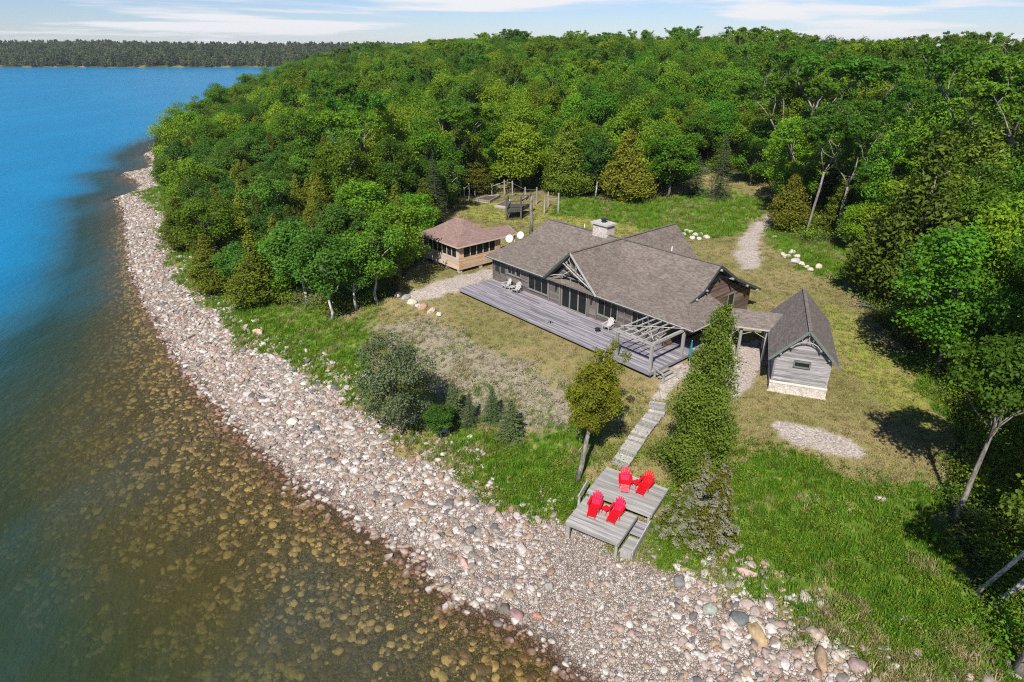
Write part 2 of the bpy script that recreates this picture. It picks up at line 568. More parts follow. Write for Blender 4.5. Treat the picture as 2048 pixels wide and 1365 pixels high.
def mat_beach():
    k = NT('beach')
    P = k.n('ShaderNodeNewGeometry').outputs['Position']
    n2 = k.noise(P, 0.9, 4, 0.6)
    vo = k.n('ShaderNodeTexVoronoi', {'Vector': P, 'Scale': 8.5})
    vs = k.n('ShaderNodeSeparateColor', {0: vo.outputs['Color']}).outputs[0]
    e = k.n('ShaderNodeTexVoronoi', {'Vector': P, 'Scale': 8.5}, feature='DISTANCE_TO_EDGE').outputs['Distance']
    c = k.ramp(vs, [(0, (0.18, 0.145, 0.12)), (0.3, (0.34, 0.27, 0.22)), (0.55, (0.44, 0.375, 0.32)), (0.8, (0.52, 0.47, 0.42)), (1, (0.28, 0.20, 0.15))])
    c = k.mix(k.rng(e, 0.0, 0.06, 0.8, 0), c, C(0.12, 0.10, 0.085))
    c = k.mix(k.math('MULTIPLY', k.rng(n2, 0.45, 0.7), 0.35), c, C(0.36, 0.30, 0.22))
    z = k.n('ShaderNodeSeparateXYZ', {0: P}).outputs[2]
    wob = k.math('ADD', z, k.math('MULTIPLY', k.noise(P, 0.35, 3, 0.6), 0.22))
    wet = k.rng(wob, 0.12, 0.25, 1, 0)
    c = k.mix(k.math('MULTIPLY', wet, 0.9), c, k.mix(0.7, C(0.13, 0.070, 0.036), c, 'MULTIPLY'))
    algae = k.mix(vs, C(0.040, 0.034, 0.014), C(0.24, 0.18, 0.062))
    c = k.mix(k.rng(z, -0.16, 0.04, 1, 0), c, algae)
    return k.end(k.bsdf(c, 0.85, 0.25, k.bump(k.rng(e, 0, 0.12), 1.0, 0.06)))


mat_beach()


def mat_water():
    k = NT('water')
    P = k.n('ShaderNodeNewGeometry').outputs['Position']
    dep = k.att('depth')
    w1 = k.noise(k.mapping(P, (1.6, 0.7, 1.0), (0, 0, 0.5)), 1.7, 4, 0.65)
    w2 = k.noise(k.mapping(P, (1.4, 0.55, 1.0), (0, 0, 0.9)), 0.45, 4, 0.6)
    w3 = k.noise(k.mapping(P, (1.0, 0.45, 1.0), (0, 0, 0.7)), 0.035, 4, 0.6)
    h = k.math('ADD', k.math('MULTIPLY', w1, 0.35), k.math('MULTIPLY', w2, 0.65))
    nb = k.bump(h, 0.8, 0.45)
    # what the water itself scatters back: olive over the stones, teal, then lake blue where deep
    body = k.ramp(k.rng(dep, 0.0, 9.0), [(0.0, (0.110, 0.080, 0.022)), (0.10, (0.034, 0.052, 0.020)), (0.26, (0.014, 0.042, 0.026)), (0.44, (0.016, 0.078, 0.105)), (0.68, (0.005, 0.120, 0.230)), (1.0, (0.001, 0.165, 0.335))])
    body = k.mix(k.math('MULTIPLY', k.rng(w3, 0.4, 0.65), 0.16), body, C(0.01, 0.27, 0.50))
    turb = k.math('SUBTRACT', 1.0, k.math('POWER', 2.718, k.math('MULTIPLY', dep, -0.60)))
    tint = k.mix(k.math('SUBTRACT', 1.0, k.math('POWER', 2.718, k.math('MULTIPLY', dep, -0.75))), C(1.0, 0.97, 0.90), C(0.40, 0.50, 0.29))
    tr = k.n('ShaderNodeBsdfTransparent', {'Color': tint}).outputs[0]
    df = k.n('ShaderNodeBsdfDiffuse', {'Color': body, 'Normal': nb}).outputs[0]
    low = k.n('ShaderNodeMixShader', {0: turb, 1: tr, 2: df}).outputs[0]
    gl = k.n('ShaderNodeBsdfGlossy', {'Color': C(0.85, 0.92, 1.0), 'Roughness': 0.10, 'Normal': nb}).outputs[0]
    fr = k.n('ShaderNodeFresnel', {'IOR': 1.33, 'Normal': nb}).outputs[0]
    fr = k.math('MULTIPLY', fr, 0.42)
    return k.end(k.n('ShaderNodeMixShader', {0: fr, 1: low, 2: gl}).outputs[0])


mat_water()
M = MATS

# ------------------------------------------------------------------ terrain
cp, sp = math.cos(PITCH), math.sin(PITCH)


def ray(px, py):
    u = (px - PCX) / FPX
    v = (PCY - py) / FPX
    return (u, cp + v * sp, -sp + v * cp)


def at(px, py, z):
    d = ray(px, py)
    t = (z - CAM_H) / d[2]
    return Vector((d[0] * t, d[1] * t, z))


def proj(x, y, z):
    z = z - CAM_H
    zc = y * cp - z * sp
    return PCX + FPX * x / zc, PCY - FPX * (y * sp + z * cp) / zc


COAST = [(40, -4), (30, 3), (20, 9.5), (12, 14.5), (7, 18), (3.9, 21.2), (3.3, 22.0), (2.5, 23.1), (1.0, 24.8), (-0.7, 25.5), (-2.4, 26.4), (-3.7, 27.5), (-5.1, 29.1), (-7.2, 31.0),
         (-9.6, 32.9), (-11.7, 34.7), (-13.8, 36.0), (-16.1, 37.8), (-17.9, 39.6), (-20.8, 42.3), (-24.4, 46.1), (-27.1, 49.5), (-31.7, 54.3),
         (-35.6, 58.8), (-39.8, 64.5), (-46.0, 72.9), (-53.2, 83.3), (-59.8, 93.9), (-70.3, 112.3), (-84.1, 133), (-83, 139), (-85, 145), (-93, 155), (-98, 161),
         (-95, 168), (-101, 180), (-108, 191), (-113, 206), (-116, 225), (-125, 262), (-142, 315), (-157, 370), (-172, 465), (-198, 577), (-245, 760), (-320, 960), (-345, 1035),
         (-420, 1040), (-560, 1032), (-760, 1040), (-1000, 1046), (-1400, 1050), (-2600, 1090)]
COAST = np.array(COAST, float)
WATER_POLY = np.vstack([COAST, [[-4000, 1000], [-4000, -300], [40, -300]]])


def inside(poly, x, y):
    poly = np.asarray(poly, float)
    r = np.zeros(np.shape(x), bool)
    n = len(poly)
    for i in range(n):
        x1, y1 = poly[i]
        x2, y2 = poly[(i + 1) % n]
        if y1 == y2:
            continue
        c = ((y1 > y) != (y2 > y)) & (x < (x2 - x1) * (y - y1) / (y2 - y1) + x1)
        r ^= c
    return r


def polydist(poly, x, y, closed=False):
    poly = np.asarray(poly, float)
    best = np.full(np.shape(x), 1e18)
    n = len(poly)
    for i in range(n if closed else n - 1):
        ax, ay = poly[i]
        bx, by = poly[(i + 1) % n]
        dx, dy = bx - ax, by - ay
        L = dx * dx + dy * dy + 1e-12
        t = np.clip(((x - ax) * dx + (y - ay) * dy) / L, 0, 1)
        q = (x - ax - t * dx) ** 2 + (y - ay - t * dy) ** 2
        best = np.minimum(best, q)
    return np.sqrt(best)


def _h(ix, iy, s):
    v = np.sin(ix * 127.1 + iy * 311.7 + s * 74.7) * 43758.5453
    return v - np.floor(v)


def vnoise(x, y, s=0.0):
    ix, iy = np.floor(x), np.floor(y)
    fx, fy = x - ix, y - iy
    fx = fx * fx * (3 - 2 * fx)
    fy = fy * fy * (3 - 2 * fy)
    a = _h(ix, iy, s) * (1 - fx) + _h(ix + 1, iy, s) * fx
    b = _h(ix, iy + 1, s) * (1 - fx) + _h(ix + 1, iy + 1, s) * fx
    return (a * (1 - fy) + b * fy) * 2 - 1


def fbm(x, y, s=0.0, o=3):
    r = 0
    a = 1.0
    for i in range(o):
        r = r + a * vnoise(x * 2 ** i, y * 2 ** i, s + i * 3.1)
        a *= 0.5
    return r / 1.75


def sstep(a, b, v):
    t = np.clip((v - a) / (b - a), 0, 1)
    return t * t * (3 - 2 * t)


def coast_d(x, y):
    d = polydist(COAST, x, y)
    d = np.where(inside(WATER_POLY, x, y), -d, d)
    w = np.clip(np.hypot(x, y) / 150.0, 0.4, 1.0)
    return d + w * (0.55 * vnoise(x / 3.1, y / 3.1, 1) + 0.5 * vnoise(x / 1.3, y / 1.3, 2))


GD = np.array([-400, -60, -30, -15, -6, 0, 4, 8, 10.5, 14, 20, 27, 36, 60.])
GZ = np.array([-14, -7, -3.6, -1.7, -.6, 0, .5, 1.05, 1.55, 2.35, 3.35, 4.0, 4.2, 4.4])


def terrain(x, y, d=None):
    x = np.asarray(x, float)
    y = np.asarray(y, float)
    if d is None:
        d = coast_d(x, y)
    z = np.interp(d, GD, GZ)
    z = np.where(z < 0, z * (1 + 3.4 * sstep(38, 95, y)), z)
    hill = 10.5 * sstep(92, 235, 0.72 * y + 0.78 * x) * sstep(25, 120, d) * sstep(900, 500, y) * (1 - .55 * sstep(30, 150, x - .15 * y))
    far = (15.0 + 7 * vnoise(x / 330, y / 200, 71) - 4 * np.clip((x + 400) / 900, -1, 1)) * sstep(10, 420, d) * sstep(800, 1100, y)
    z = z + hill + far
    rough = sstep(3, 12, d)
    z = z + rough * (0.22 * vnoise(x / 9, y / 9, 5) + 0.07 * vnoise(x / 2.3, y / 2.3, 6)) + 0.8 * sstep(60, 200, d) * vnoise(x / 31, y / 31, 8)
    # level pads for the cottage, shed and summer house
    for (cx, cy, rx, zz) in PADS:
        q = np.hypot(x - cx, y - cy)
        w = 1 - sstep(rx * 0.6, rx * 1.5, q)
        z = z * (1 - w) + zz * w
    return z


PADS = [(8.5, 61.0, 13.5, 4.05), (24, 47.5, 6.0, 3.88), (-5, 79, 7, 3.95), (14, 49, 4.5, 4.0)]


def tz(x, y):
    return float(terrain(np.array([x]), np.array([y]))[0])


def gp(px, py):
    """point of the ground seen at that pixel"""
    d = ray(px, py)
    if d[2] >= -1e-4:
        return Vector((d[0] * 900, d[1] * 900, 0))
    t = np.linspace(12, min(1200, 40 / max(1e-3, -d[2]) + 40), 1600)
    xs, ys, zs = d[0] * t, d[1] * t, CAM_H + d[2] * t
    g = terrain(xs, ys)
    k = np.argmax(zs < g)
    if not (zs < g).any():
        k = len(t) - 1
    k = max(k, 1)
    a, b = zs[k - 1] - g[k - 1], zs[k] - g[k]
    f = a / (a - b + 1e-9)
    tt = t[k - 1] + (t[k] - t[k - 1]) * f
    x, y = d[0] * tt, d[1] * tt
    return Vector((x, y, tz(x, y)))


def gpoly(pts):
    return np.array([[gp(*p).x, gp(*p).y] for p in pts])


def top_z(px, py, y):
    d = ray(px, py)
    return CAM_H + d[2] * y / d[1]


CLEAR = gpoly([(440, 640), (480, 612), (560, 615), (625, 612), (665, 642), (715, 622), (760, 602), (795, 590), (800, 560), (835, 530), (835, 480), (870, 440), (905, 415), (925, 395),
               (960, 375), (1010, 365), (1100, 385), (1200, 395), (1290, 395), (1340, 370), (1400, 350), (1480, 345), (1560, 370), (1560, 420), (1570, 470), (1620, 490), (1690, 480), (1720, 540),
               (1725, 600), (1745, 640), (1800, 690), (1860, 760), (1920, 850), (1900, 920), (1880, 1000), (1900, 1060), (1935, 1150), (1960, 1200), (2010, 1290), (2060, 1390)])
CLEAR = np.vstack([CLEAR, [[14, 5], [-5, 10], [-45, 50]]])

Z_LUSH = [gpoly(p) for p in (
    [(330, 330), (350, 330), (375, 440), (430, 520), (480, 600), (560, 610), (640, 620), (700, 650), (760, 610), (740, 690), (740, 780), (700, 810), (620, 760), (540, 700), (460, 650), (400, 590), (350, 510), (320, 400)],
    [(840, 900), (950, 850), (1010, 880), (1090, 870), (1160, 830), (1190, 900), (1170, 980), (1130, 1040), (1060, 1060), (980, 970), (900, 930)],
    [(1330, 1110), (1300, 1050), (1440, 940), (1540, 905), (1650, 935), (1760, 965), (1840, 960), (1900, 1050), (1960, 1200), (2048, 1330), (2060, 1400), (1780, 1400), (1700, 1280), (1600, 1240), (1480, 1180)],
    [(1120, 395), (1300, 400), (1420, 380), (1540, 400), (1520, 440), (1470, 470), (1400, 480), (1300, 460), (1200, 440), (1100, 430)],
    [(1530, 460), (1560, 440), (1680, 480), (1760, 560), (1680, 570), (1600, 540), (1540, 490)],
    [(1790, 700), (1830, 700), (1920, 800), (1960, 870), (1900, 850), (1840, 780)])]
Z_BRUSH = [gpoly(p) for p in ([(740, 650), (860, 640), (960, 690), (1080, 750), (1150, 790), (1150, 850), (1040, 870), (960, 840), (880, 800), (800, 730)],)]
Z_GREEN = [gpoly(p) for p in ([(1640, 600), (1720, 640), (1800, 730), (1880, 830), (1850, 870), (1740, 780), (1680, 720), (1650, 660)], [(930, 430), (1060, 450), (1100, 440), (1200, 470), (1400, 520), (1300, 440), (930, 400)])]
Z_GRAVEL = [gpoly(p) for p in (
    [(800, 592), (860, 568), (985, 538), (1000, 552), (925, 582), (830, 608)],
    [(1486, 540), (1468, 508), (1474, 480), (1500, 452), (1535, 430), (1560, 421), (1582, 424), (1552, 440), (1530, 458), (1520, 480), (1518, 508), (1530, 540)],
    [(1546, 852), (1556, 843), (1575, 842), (1640, 858), (1700, 880), (1724, 898), (1724, 910), (1712, 917), (1690, 916), (1640, 905), (1590, 888), (1556, 870)],
    [(1425, 705), (1455, 690), (1520, 680), (1532, 720), (1505, 775), (1470, 800), (1448, 795), (1450, 745)],
    [(1322, 748), (1362, 722), (1400, 740), (1352, 770), (1335, 800), (1305, 800)])]
FOREST_FAR = np.array([[26, 10], [60, 8], [220, 60], [330, 300], [330, 640], [-190, 620], [-172, 465], [-110, 200], [-50, 70]])


def zone(polys, x, y, soft=0.6, s=11.0):
    r = np.zeros(np.shape(x))
    for p in polys:
        bb = (x > p[:, 0].min() - 6) & (x < p[:, 0].max() + 6) & (y > p[:, 1].min() - 6) & (y < p[:, 1].max() + 6)
        if not bb.any():
            continue
        xx, yy = x[bb], y[bb]
        d = polydist(p, xx, yy, True)
        d = np.where(inside(p, xx, yy), d, -d) + soft * (0.9 * fbm(xx / 2.2, yy / 2.2, s) + 0.6 * vnoise(xx / .7, yy / .7, s + 2))
        r[bb] = np.maximum(r[bb], sstep(-soft * .6, soft * .6, d))
    return r


def forest_mask(x, y, d):
    m = (~inside(CLEAR, x, y)) & (d > np.where(y > 130, 8.0, np.where(y > 58, 9.0, 12.0))) & inside(FOREST_FAR, x, y)
    return m


# ground: one sheet from under the camera to the horizon
ang = np.linspace(R(-74), R(74), 560)
rad = np.concatenate([np.geomspace(9, 140, 330), np.geomspace(142, 1300, 110), np.geomspace(1340, 3000, 24)])
AA, RR = np.meshgrid(ang, rad)
GX, GY = (RR * np.sin(AA)).ravel(), (RR * np.cos(AA)).ravel()
GDD = coast_d(GX, GY)
GZZ = terrain(GX, GY, GDD)
na, nr = len(ang), len(rad)
ii = (np.arange(nr - 1)[:, None] * na + np.arange(na - 1)[None, :]).ravel()
quads = np.stack([ii, ii + 1, ii + na + 1, ii + na], 1)
me = mesh_np('ground', np.stack([GX, GY, GZZ], 1), quads, np.full(len(quads), 4), True)
fm = forest_mask(GX, GY, GDD).astype(float) * sstep(9, 13, GDD)
far_land = (GY > 600) & (GDD > 2)
fm = np.maximum(fm, far_land)
attr(me, 'lush', zone(Z_LUSH, GX, GY, 0.9))
attr(me, 'brush', zone(Z_BRUSH, GX, GY, 1.2, 17.0))
attr(me, 'green', zone(Z_GREEN, GX, GY, 1.2, 19.0))
attr(me, 'gravel', np.maximum(zone(Z_GRAVEL[2:], GX, GY, 0.25, 23.0), zone(Z_GRAVEL[:2], GX, GY, 1.0, 23.0)))
attr(me, 'forest', fm)
ground = link('ground', me, M['ground'])
tag(ground, kind='structure')

# water sheet
keep = (GDD < 2.5).reshape(nr, na)
kq = (keep[:-1, :-1] | keep[1:, :-1] | keep[:-1, 1:] | keep[1:, 1:]).ravel()
wq = quads[kq]
used, inv = np.unique(wq, return_inverse=True)
me = mesh_np('water', np.stack([GX[used], GY[used], np.zeros(len(used))], 1), inv, np.full(len(wq), 4), True)
attr(me, 'depth', np.maximum(0, -GZZ[used]))
water = link('lake_water', me, M['water'])
tag(water, kind='structure')

# how far up the shore the stones reach, read along the coast
EDGE_PX = [(300, 318), (300, 370), (308, 420), (322, 480), (356, 555), (400, 610), (430, 655), (475, 695), (530, 722), (605, 752), (680, 800), (735, 842), (800, 893), (870, 925), (940, 965), (1000, 1020), (1062, 1062), (1130, 1058), (1240, 1105), (1290, 1118), (1350, 1152), (1450, 1192), (1530, 1242), (1600, 1290), (1700, 1332), (1765, 1368)]
_seg = np.diff(COAST, axis=0)
_len = np.hypot(_seg[:, 0], _seg[:, 1])
_cum = np.concatenate([[0], np.cumsum(_len)])


def coast_l(x, y):
    best = np.full(np.shape(x), 1e18)
    bl = np.zeros(np.shape(x))
    for i in range(min(len(_seg), 42)):
        t = np.clip(((x - COAST[i, 0]) * _seg[i, 0] + (y - COAST[i, 1]) * _seg[i, 1]) / _len[i] ** 2, 0, 1)
        q = (x - COAST[i, 0] - t * _seg[i, 0]) ** 2 + (y - COAST[i, 1] - t * _seg[i, 1]) ** 2
        m = q < best
        best = np.where(m, q, best)
        bl = np.where(m, _cum[i] + t * _len[i], bl)
    return bl


_e = gpoly(EDGE_PX)
_el, _ed = coast_l(_e[:, 0], _e[:, 1]), polydist(COAST, _e[:, 0], _e[:, 1])
_o = np.argsort(_el)
EDGE_L, EDGE_D = _el[_o], np.clip(_ed[_o], 3.0, 12.5)


def beach_edge(x, y):
    return np.interp(coast_l(x, y), EDGE_L, EDGE_D) + 1.7 * fbm(x / 2.6, y / 2.6, 31) + 0.8 * vnoise(x / 0.9, y / 0.9, 33)


# shingle beach: a strip along the coast lying on the ground
seg = np.diff(COAST[:46], axis=0)
seglen = np.hypot(seg[:, 0], seg[:, 1])
cum = np.concatenate([[0], np.cumsum(seglen)])
LMAX = cum[38]


def coast_pt(l):
    l = np.asarray(l, float)
    k = np.clip(np.searchsorted(cum, l, side='right') - 1, 0, len(seg) - 1)
    f = ((l - cum[k]) / seglen[k])[..., None]
    p = COAST[k] + seg[k] * f
    tan = seg[k] / seglen[k][..., None]
    return p, np.stack([tan[..., 1], -tan[..., 0]], -1)   # landward normal is to the right of travel


# smooth landward normals along the strip
ls = np.concatenate([np.arange(0, 90, 0.45), np.arange(90, LMAX, 1.0)])
cpts, cnor = coast_pt(ls)
kern = np.hanning(15)
kern /= kern.sum()
cn = np.stack([np.convolve(np.pad(cnor[:, i], 7, mode='edge'), kern, 'valid') for i in (0, 1)], 1)
cn /= np.hypot(cn[:, 0], cn[:, 1])[:, None]
offs = np.concatenate([np.linspace(-9, 0, 10), np.linspace(0.5, 13, 26)])
BX = cpts[:, None, 0] + cn[:, None, 0] * offs[None, :]
BY = cpts[:, None, 1] + cn[:, None, 1] * offs[None, :]
bx, by = BX.ravel(), BY.ravel()
bd = coast_d(bx, by)
edge = beach_edge(bx, by)
bz = terrain(bx, by, bd) + 0.03 + np.clip((edge - bd) * 0.10, -0.35, 0.02) + 0.03 * vnoise(bx / .6, by / .6, 35)
nb_, no_ = len(ls), len(offs)
ii = (np.arange(nb_ - 1)[:, None] * no_ + np.arange(no_ - 1)[None, :]).ravel()
bq = np.stack([ii, ii + 1, ii + no_ + 1, ii + no_], 1)
me = mesh_np('beach', np.stack([bx, by, bz], 1), bq, np.full(len(bq), 4), True)
beach = link('beach', me, M['beach'])
tag(beach, kind='structure')

# ------------------------------------------------------------------ geometry-node scatter for what nobody could count
PROTO_COLS = {}


def proto_collection(name, objs):
    c = bpy.data.collections.new(name)
    for o in objs:
        c.objects.link(o)
    PROTO_COLS[name] = c
    return c


def scatter(name, pts, rot, scl, idx, coll, label, parent=None):
    me = bpy.data.meshes.new(name)
    n = len(pts)
    me.vertices.add(n)
    me.vertices.foreach_set('co', np.asarray(pts, np.float32).ravel())
    attr(me, 'rot', rot, typ='FLOAT_VECTOR')
    scl = np.asarray(scl, float)
    if scl.ndim == 1:
        scl = np.repeat(scl[:, None], 3, 1)
    attr(me, 'scl', scl, typ='FLOAT_VECTOR')
    attr(me, 'idx', idx, typ='INT')
    ng = bpy.data.node_groups.new(name, 'GeometryNodeTree')
    ng.interface.new_socket('Geometry', in_out='INPUT', socket_type='NodeSocketGeometry')
    ng.interface.new_socket('Geometry', in_out='OUTPUT', socket_type='NodeSocketGeometry')
    N = ng.nodes.new
    gi, go = N('NodeGroupInput'), N('NodeGroupOutput')
    m2p = N('GeometryNodeMeshToPoints')
    ci = N('GeometryNodeCollectionInfo')
    ci.inputs['Collection'].default_value = coll
    ci.inputs['Separate Children'].default_value = True
    ci.inputs['Reset Children'].default_value = True
    iop = N('GeometryNodeInstanceOnPoints')
    iop.inputs['Pick Instance'].default_value = True

    def na_(nm, typ):
        a = N('GeometryNodeInputNamedAttribute')
        a.data_type = typ
        a.inputs['Name'].default_value = nm
        return next(s for s in a.outputs if s.enabled and s.name == 'Attribute')
    L = ng.links.new
    L(gi.outputs[0], m2p.inputs['Mesh'])
    L(m2p.outputs[0], iop.inputs['Points'])
    L(ci.outputs[0], iop.inputs['Instance'])
    L(na_('idx', 'INT'), iop.inputs['Instance Index'])
    L(na_('rot', 'FLOAT_VECTOR'), iop.inputs['Rotation'])
    L(na_('scl', 'FLOAT_VECTOR'), iop.inputs['Scale'])
    L(iop.outputs[0], go.inputs[0])
    o = bpy.data.objects.new(name, me)
    col.objects.link(o)
    md = o.modifiers.new('scatter', 'NODES')
    md.node_group = ng
    if parent:
        o.parent = parent
    tag(o, label=label, kind='stuff')
    return o


# ------------------------------------------------------------------ stones
def ico(sub):
    import bmesh
    bm = bmesh.new()
    bmesh.ops.create_icosphere(bm, subdivisions=sub, radius=1.0)
    v = np.array([p.co[:] for p in bm.verts])
    f = np.array([[q.index for q in p.verts] for p in bm.faces])
    bm.free()
    return v, f


ICO2 = ico(2)
ICO3 = ico(3)


def rock_mesh(name, seed, base=ICO2, flat=0.52, angular=0.38):
    r = np.random.default_rng(seed)
    v, f = base
    v = v.copy()
    for k in range(7):   # chip flat faces off the ball
        n = r.normal(size=3)
        n /= np.linalg.norm(n)
        c = r.uniform(0.55, 0.92)
        dd = v @ n
        over = np.maximum(0, dd - c)
        v -= over[:, None] * n[None] * (0.6 + angular)
    v *= (1 + 0.07 * r.normal(size=(len(v), 1)))
    v *= np.array([r.uniform(.8, 1.25), r.uniform(.65, 1.0), flat * r.uniform(.8, 1.2)])
    return mesh_np(name, v, f, np.full(len(f), 3), True)


ROCKS = []
for i in range(9):
    m = rock_mesh('stone_%d' % i, 100 + i)
    m.materials.append(M['stone'])
    ROCKS.append(m)
rock_objs = [bpy.data.objects.new('stone_proto_%d' % i, m) for i, m in enumerate(ROCKS)]
ROCK_COL = proto_collection('stones', rock_objs)


def sample_strip(n, l0, l1, d0, d1):
    l = rng.uniform(l0, l1, n)
    p, nr_ = coast_pt(l)
    o = rng.uniform(d0, d1, n)
    x, y = p[:, 0] + nr_[:, 0] * o, p[:, 1] + nr_[:, 1] * o
    return x, y, coast_d(x, y)


def view_ok(x, y, z, m=80):
    zc = y * cp - (z - CAM_H) * sp
    u = PCX + FPX * x / np.maximum(zc, .1)
    v = PCY - FPX * (y * sp + (z - CAM_H) * cp) / np.maximum(zc, .1)
    return (zc > 1) & (u > -m) & (u < 2048 + m) & (v < 1365 + m)


l_near = cum[26]     # about 90 m out
STX, STY, STR = [], [], []
for (n, l0, l1, d0, d1, rmin, rmax, pw) in (
        (30000, 0, cum[24], -1.0, 13.0, 0.06, 0.25, 2.0),
        (9500, 0, cum[24], 0.8, 14, 0.13, 0.42, 2.6),
        (900, 0, cum[24], 2.0, 15.0, 0.2, 0.52, 2.2),
        (15000, cum[24], cum[38], -1.0, 11.0, 0.13, 0.34, 2.0),
        (2500, cum[24], cum[38], 0.5, 12.0, 0.22, 0.48, 2.0)):
    x, y, d = sample_strip(n, l0, l1, d0, d1)
    e = beach_edge(x, y)
    over = np.clip((d - e + .3) / 4.2, 0, 1)
    ok = (d > -1.2) & (rng.random(n) > over ** 0.45) & view_ok(x, y, 0 * x)
    x, y, d = x[ok], y[ok], d[ok]
    r = rmin + (rmax - rmin) * rng.random(len(x)) ** pw
    # finer shingle below the lower deck, coarser cobble up the shore
    fine = sstep(-4, 5, x) * sstep(12, 7, x) * 0.35
    STX.append(x), STY.append(y), STR.append(r * (1 - fine))
STX, STY, STR = map(np.concatenate, (STX, STY, STR))
STD = coast_d(STX, STY)
STZ = terrain(STX, STY, STD) + 0.03 + STR * 0.12
score = STR / np.hypot(np.hypot(STX, STY), CAM_H - STZ)
score = np.where((STD > 0.3) & view_ok(STX, STY, STZ, -6), score, 0)
# the 300 that show largest, no two in the same spot
order = np.argsort(-score)
big = []
for i in order:
    if len(big) >= 300:
        break
    if all((STX[i] - STX[j]) ** 2 + (STY[i] - STY[j]) ** 2 > (0.75 * (STR[i] + STR[j])) ** 2 for j in big):
        big.append(i)
bigset = np.zeros(len(STX), bool)
bigset[big] = True
for i in big:
    o = bpy.data.objects.new('stone', ROCKS[rng.integers(9)])
    s = STR[i]
    o.scale = (s, s, s)
    o.location = (STX[i], STY[i], STZ[i])
    o.rotation_euler = (rng.normal() * .25, rng.normal() * .25, rng.uniform(0, 6.28))
    col.objects.link(o)
    o.parent = beach
rest = ~bigset
n = rest.sum()
rot = np.stack([rng.normal(size=n) * .3, rng.normal(size=n) * .3, rng.uniform(0, 6.28, n)], 1)
scatter('cobbles', np.stack([STX, STY, STZ], 1)[rest], rot, STR[rest], rng.integers(0, 9, n), ROCK_COL,
        'small pale cobbles and shingle covering the lake shore', beach)

# stones on the lake bed
x, y, d = sample_strip(42000, 0, cum[28], -17, 0.2)
ok = (d < 0.1) & view_ok(x, y, 0 * x)
x, y, d = x[ok], y[ok], d[ok]
r = 0.08 + 0.32 * rng.random(len(x)) ** 3.0
z = terrain(x, y, d) + r * .1
n = len(x)
rot = np.stack([rng.normal(size=n) * .25, rng.normal(size=n) * .25, rng.uniform(0, 6.28, n)], 1)
scatter('lake_bed_stones', np.stack([x, y, z], 1), rot, r, rng.integers(0, 9, n), ROCK_COL, 'ochre stones lying under the clear shallow water')

def mat_boulder():
    k = NT('boulder')
    oi = k.n('ShaderNodeObjectInfo').outputs['Color']
    tc = k.n('ShaderNodeTexCoord').outputs['Object']
    f = k.noise(tc, 1.9, 6, 0.7)
    g = k.noise(tc, 9.0, 3, 0.7)
    c = k.n('ShaderNodeHueSaturation', {'Hue': 0.5, 'Saturation': 1.0, 'Value': k.rng(f, 0.25, 0.75, 0.68, 1.25), 'Color': oi}).outputs[0]
    c = k.mix(k.math('MULTIPLY', k.rng(g, 0.55, 0.75), 0.5), c, C(0.30, 0.28, 0.24))
    k.end(k.bsdf(c, 0.88, 0.25, k.bump(k.math('ADD', f, k.math('MULTIPLY', g, .4)), 0.7, 0.06)))


mat_boulder()
WORDS = (('white', (.50, .44, .375)), ('pinkish', (.46, .33, .28)), ('dark brown', (.155, .115, .095)), ('purplish', (.27, .19, .18)), ('reddish', (.36, .20, .15)), ('orange', (.45, .30, .18)),
         ('dark grey', (.13, .13, .13)), ('bluish', (.19, .18, .19)), ('brown', (.30, .21, .15)), ('tan', (.42, .32, .235)), ('grey', (.32, .30, .28)), ('pale', (.52, .43, .37)))
# boulders one can point at
BIGROCK = []
for i in range(6):
    m = rock_mesh('boulder_%d' % i, 300 + i, ICO3, 0.7, 0.3)
    m.materials.append(M['boulder'])
    BIGROCK.append(m)


def boulder(px, py, r, label, cat='boulder', name='boulder', k=None, group=None, sc=(1, 1, 1)):
    p = gp(px, py)
    o = bpy.data.objects.new(name, BIGROCK[(k if k is not None else rng.integers(6))])
    o.location = (p.x, p.y, p.z + r * 0.25)
    o.scale = (r * sc[0], r * sc[1], r * sc[2])
    o.rotation_euler = (rng.normal() * .15, rng.normal() * .15, rng.uniform(0, 6.28))
    rgb = next((c for w_, c in WORDS if w_ in label), (.5, .45, .4))
    o.color = (*[min(1, c * rng.uniform(.9, 1.1)) for c in rgb], 1)
    col.objects.link(o)
    tag(o, label, cat, group)
    return o


boulder(586, 846, 0.55, 'largest pale rounded boulder alone in the middle of the cobble shore')
boulder(572, 855, 0.34, 'tan boulder tucked against the largest pale shore boulder')
boulder(517, 668, 0.62, 'pinkish boulder in the grass where the shore meets the bank')
boulder(1010, 1222, 0.42, 'dark brown boulder at the waterline, left one of a pair')
boulder(1034, 1232, 0.40, 'purplish boulder at the waterline, right one of a pair')
boulder(1075, 1235, 0.30, 'small reddish boulder at the waterline right of the dark pair')
boulder(1043, 1102, 0.42, 'white angular boulder at the grass edge below the lower deck')
boulder(930, 1132, 0.45, 'flat pinkish grey boulder among cobbles near the waterline')
boulder(1100, 1175, 0.36, 'long grey boulder lying on the fine shingle')
boulder(1475, 1242, 0.55, 'dark grey boulder at the meadow edge', sc=(1.2, .9, .8))
boulder(1513, 1272, 0.60, 'longest pale orange boulder at the meadow edge', sc=(1.2, .85, .9))
boulder(1627, 1272, 0.48, 'upright tan boulder at the meadow edge')
boulder(1642, 1322, 0.58, 'brown flat boulder at the meadow edge nearest the bottom', sc=(1.15, .9, .9))
boulder(1490, 1148, 0.50, 'pinkish boulder half sunk in the dry grass above the shore', sc=(1.15, .85, .8))
boulder(1420, 1222, 0.46, 'pale grey boulder on the shingle below the dry grass')
boulder(1712, 1335, 0.52, 'purplish boulder in the bottom corner of the shore', sc=(1.2, .85, .8))
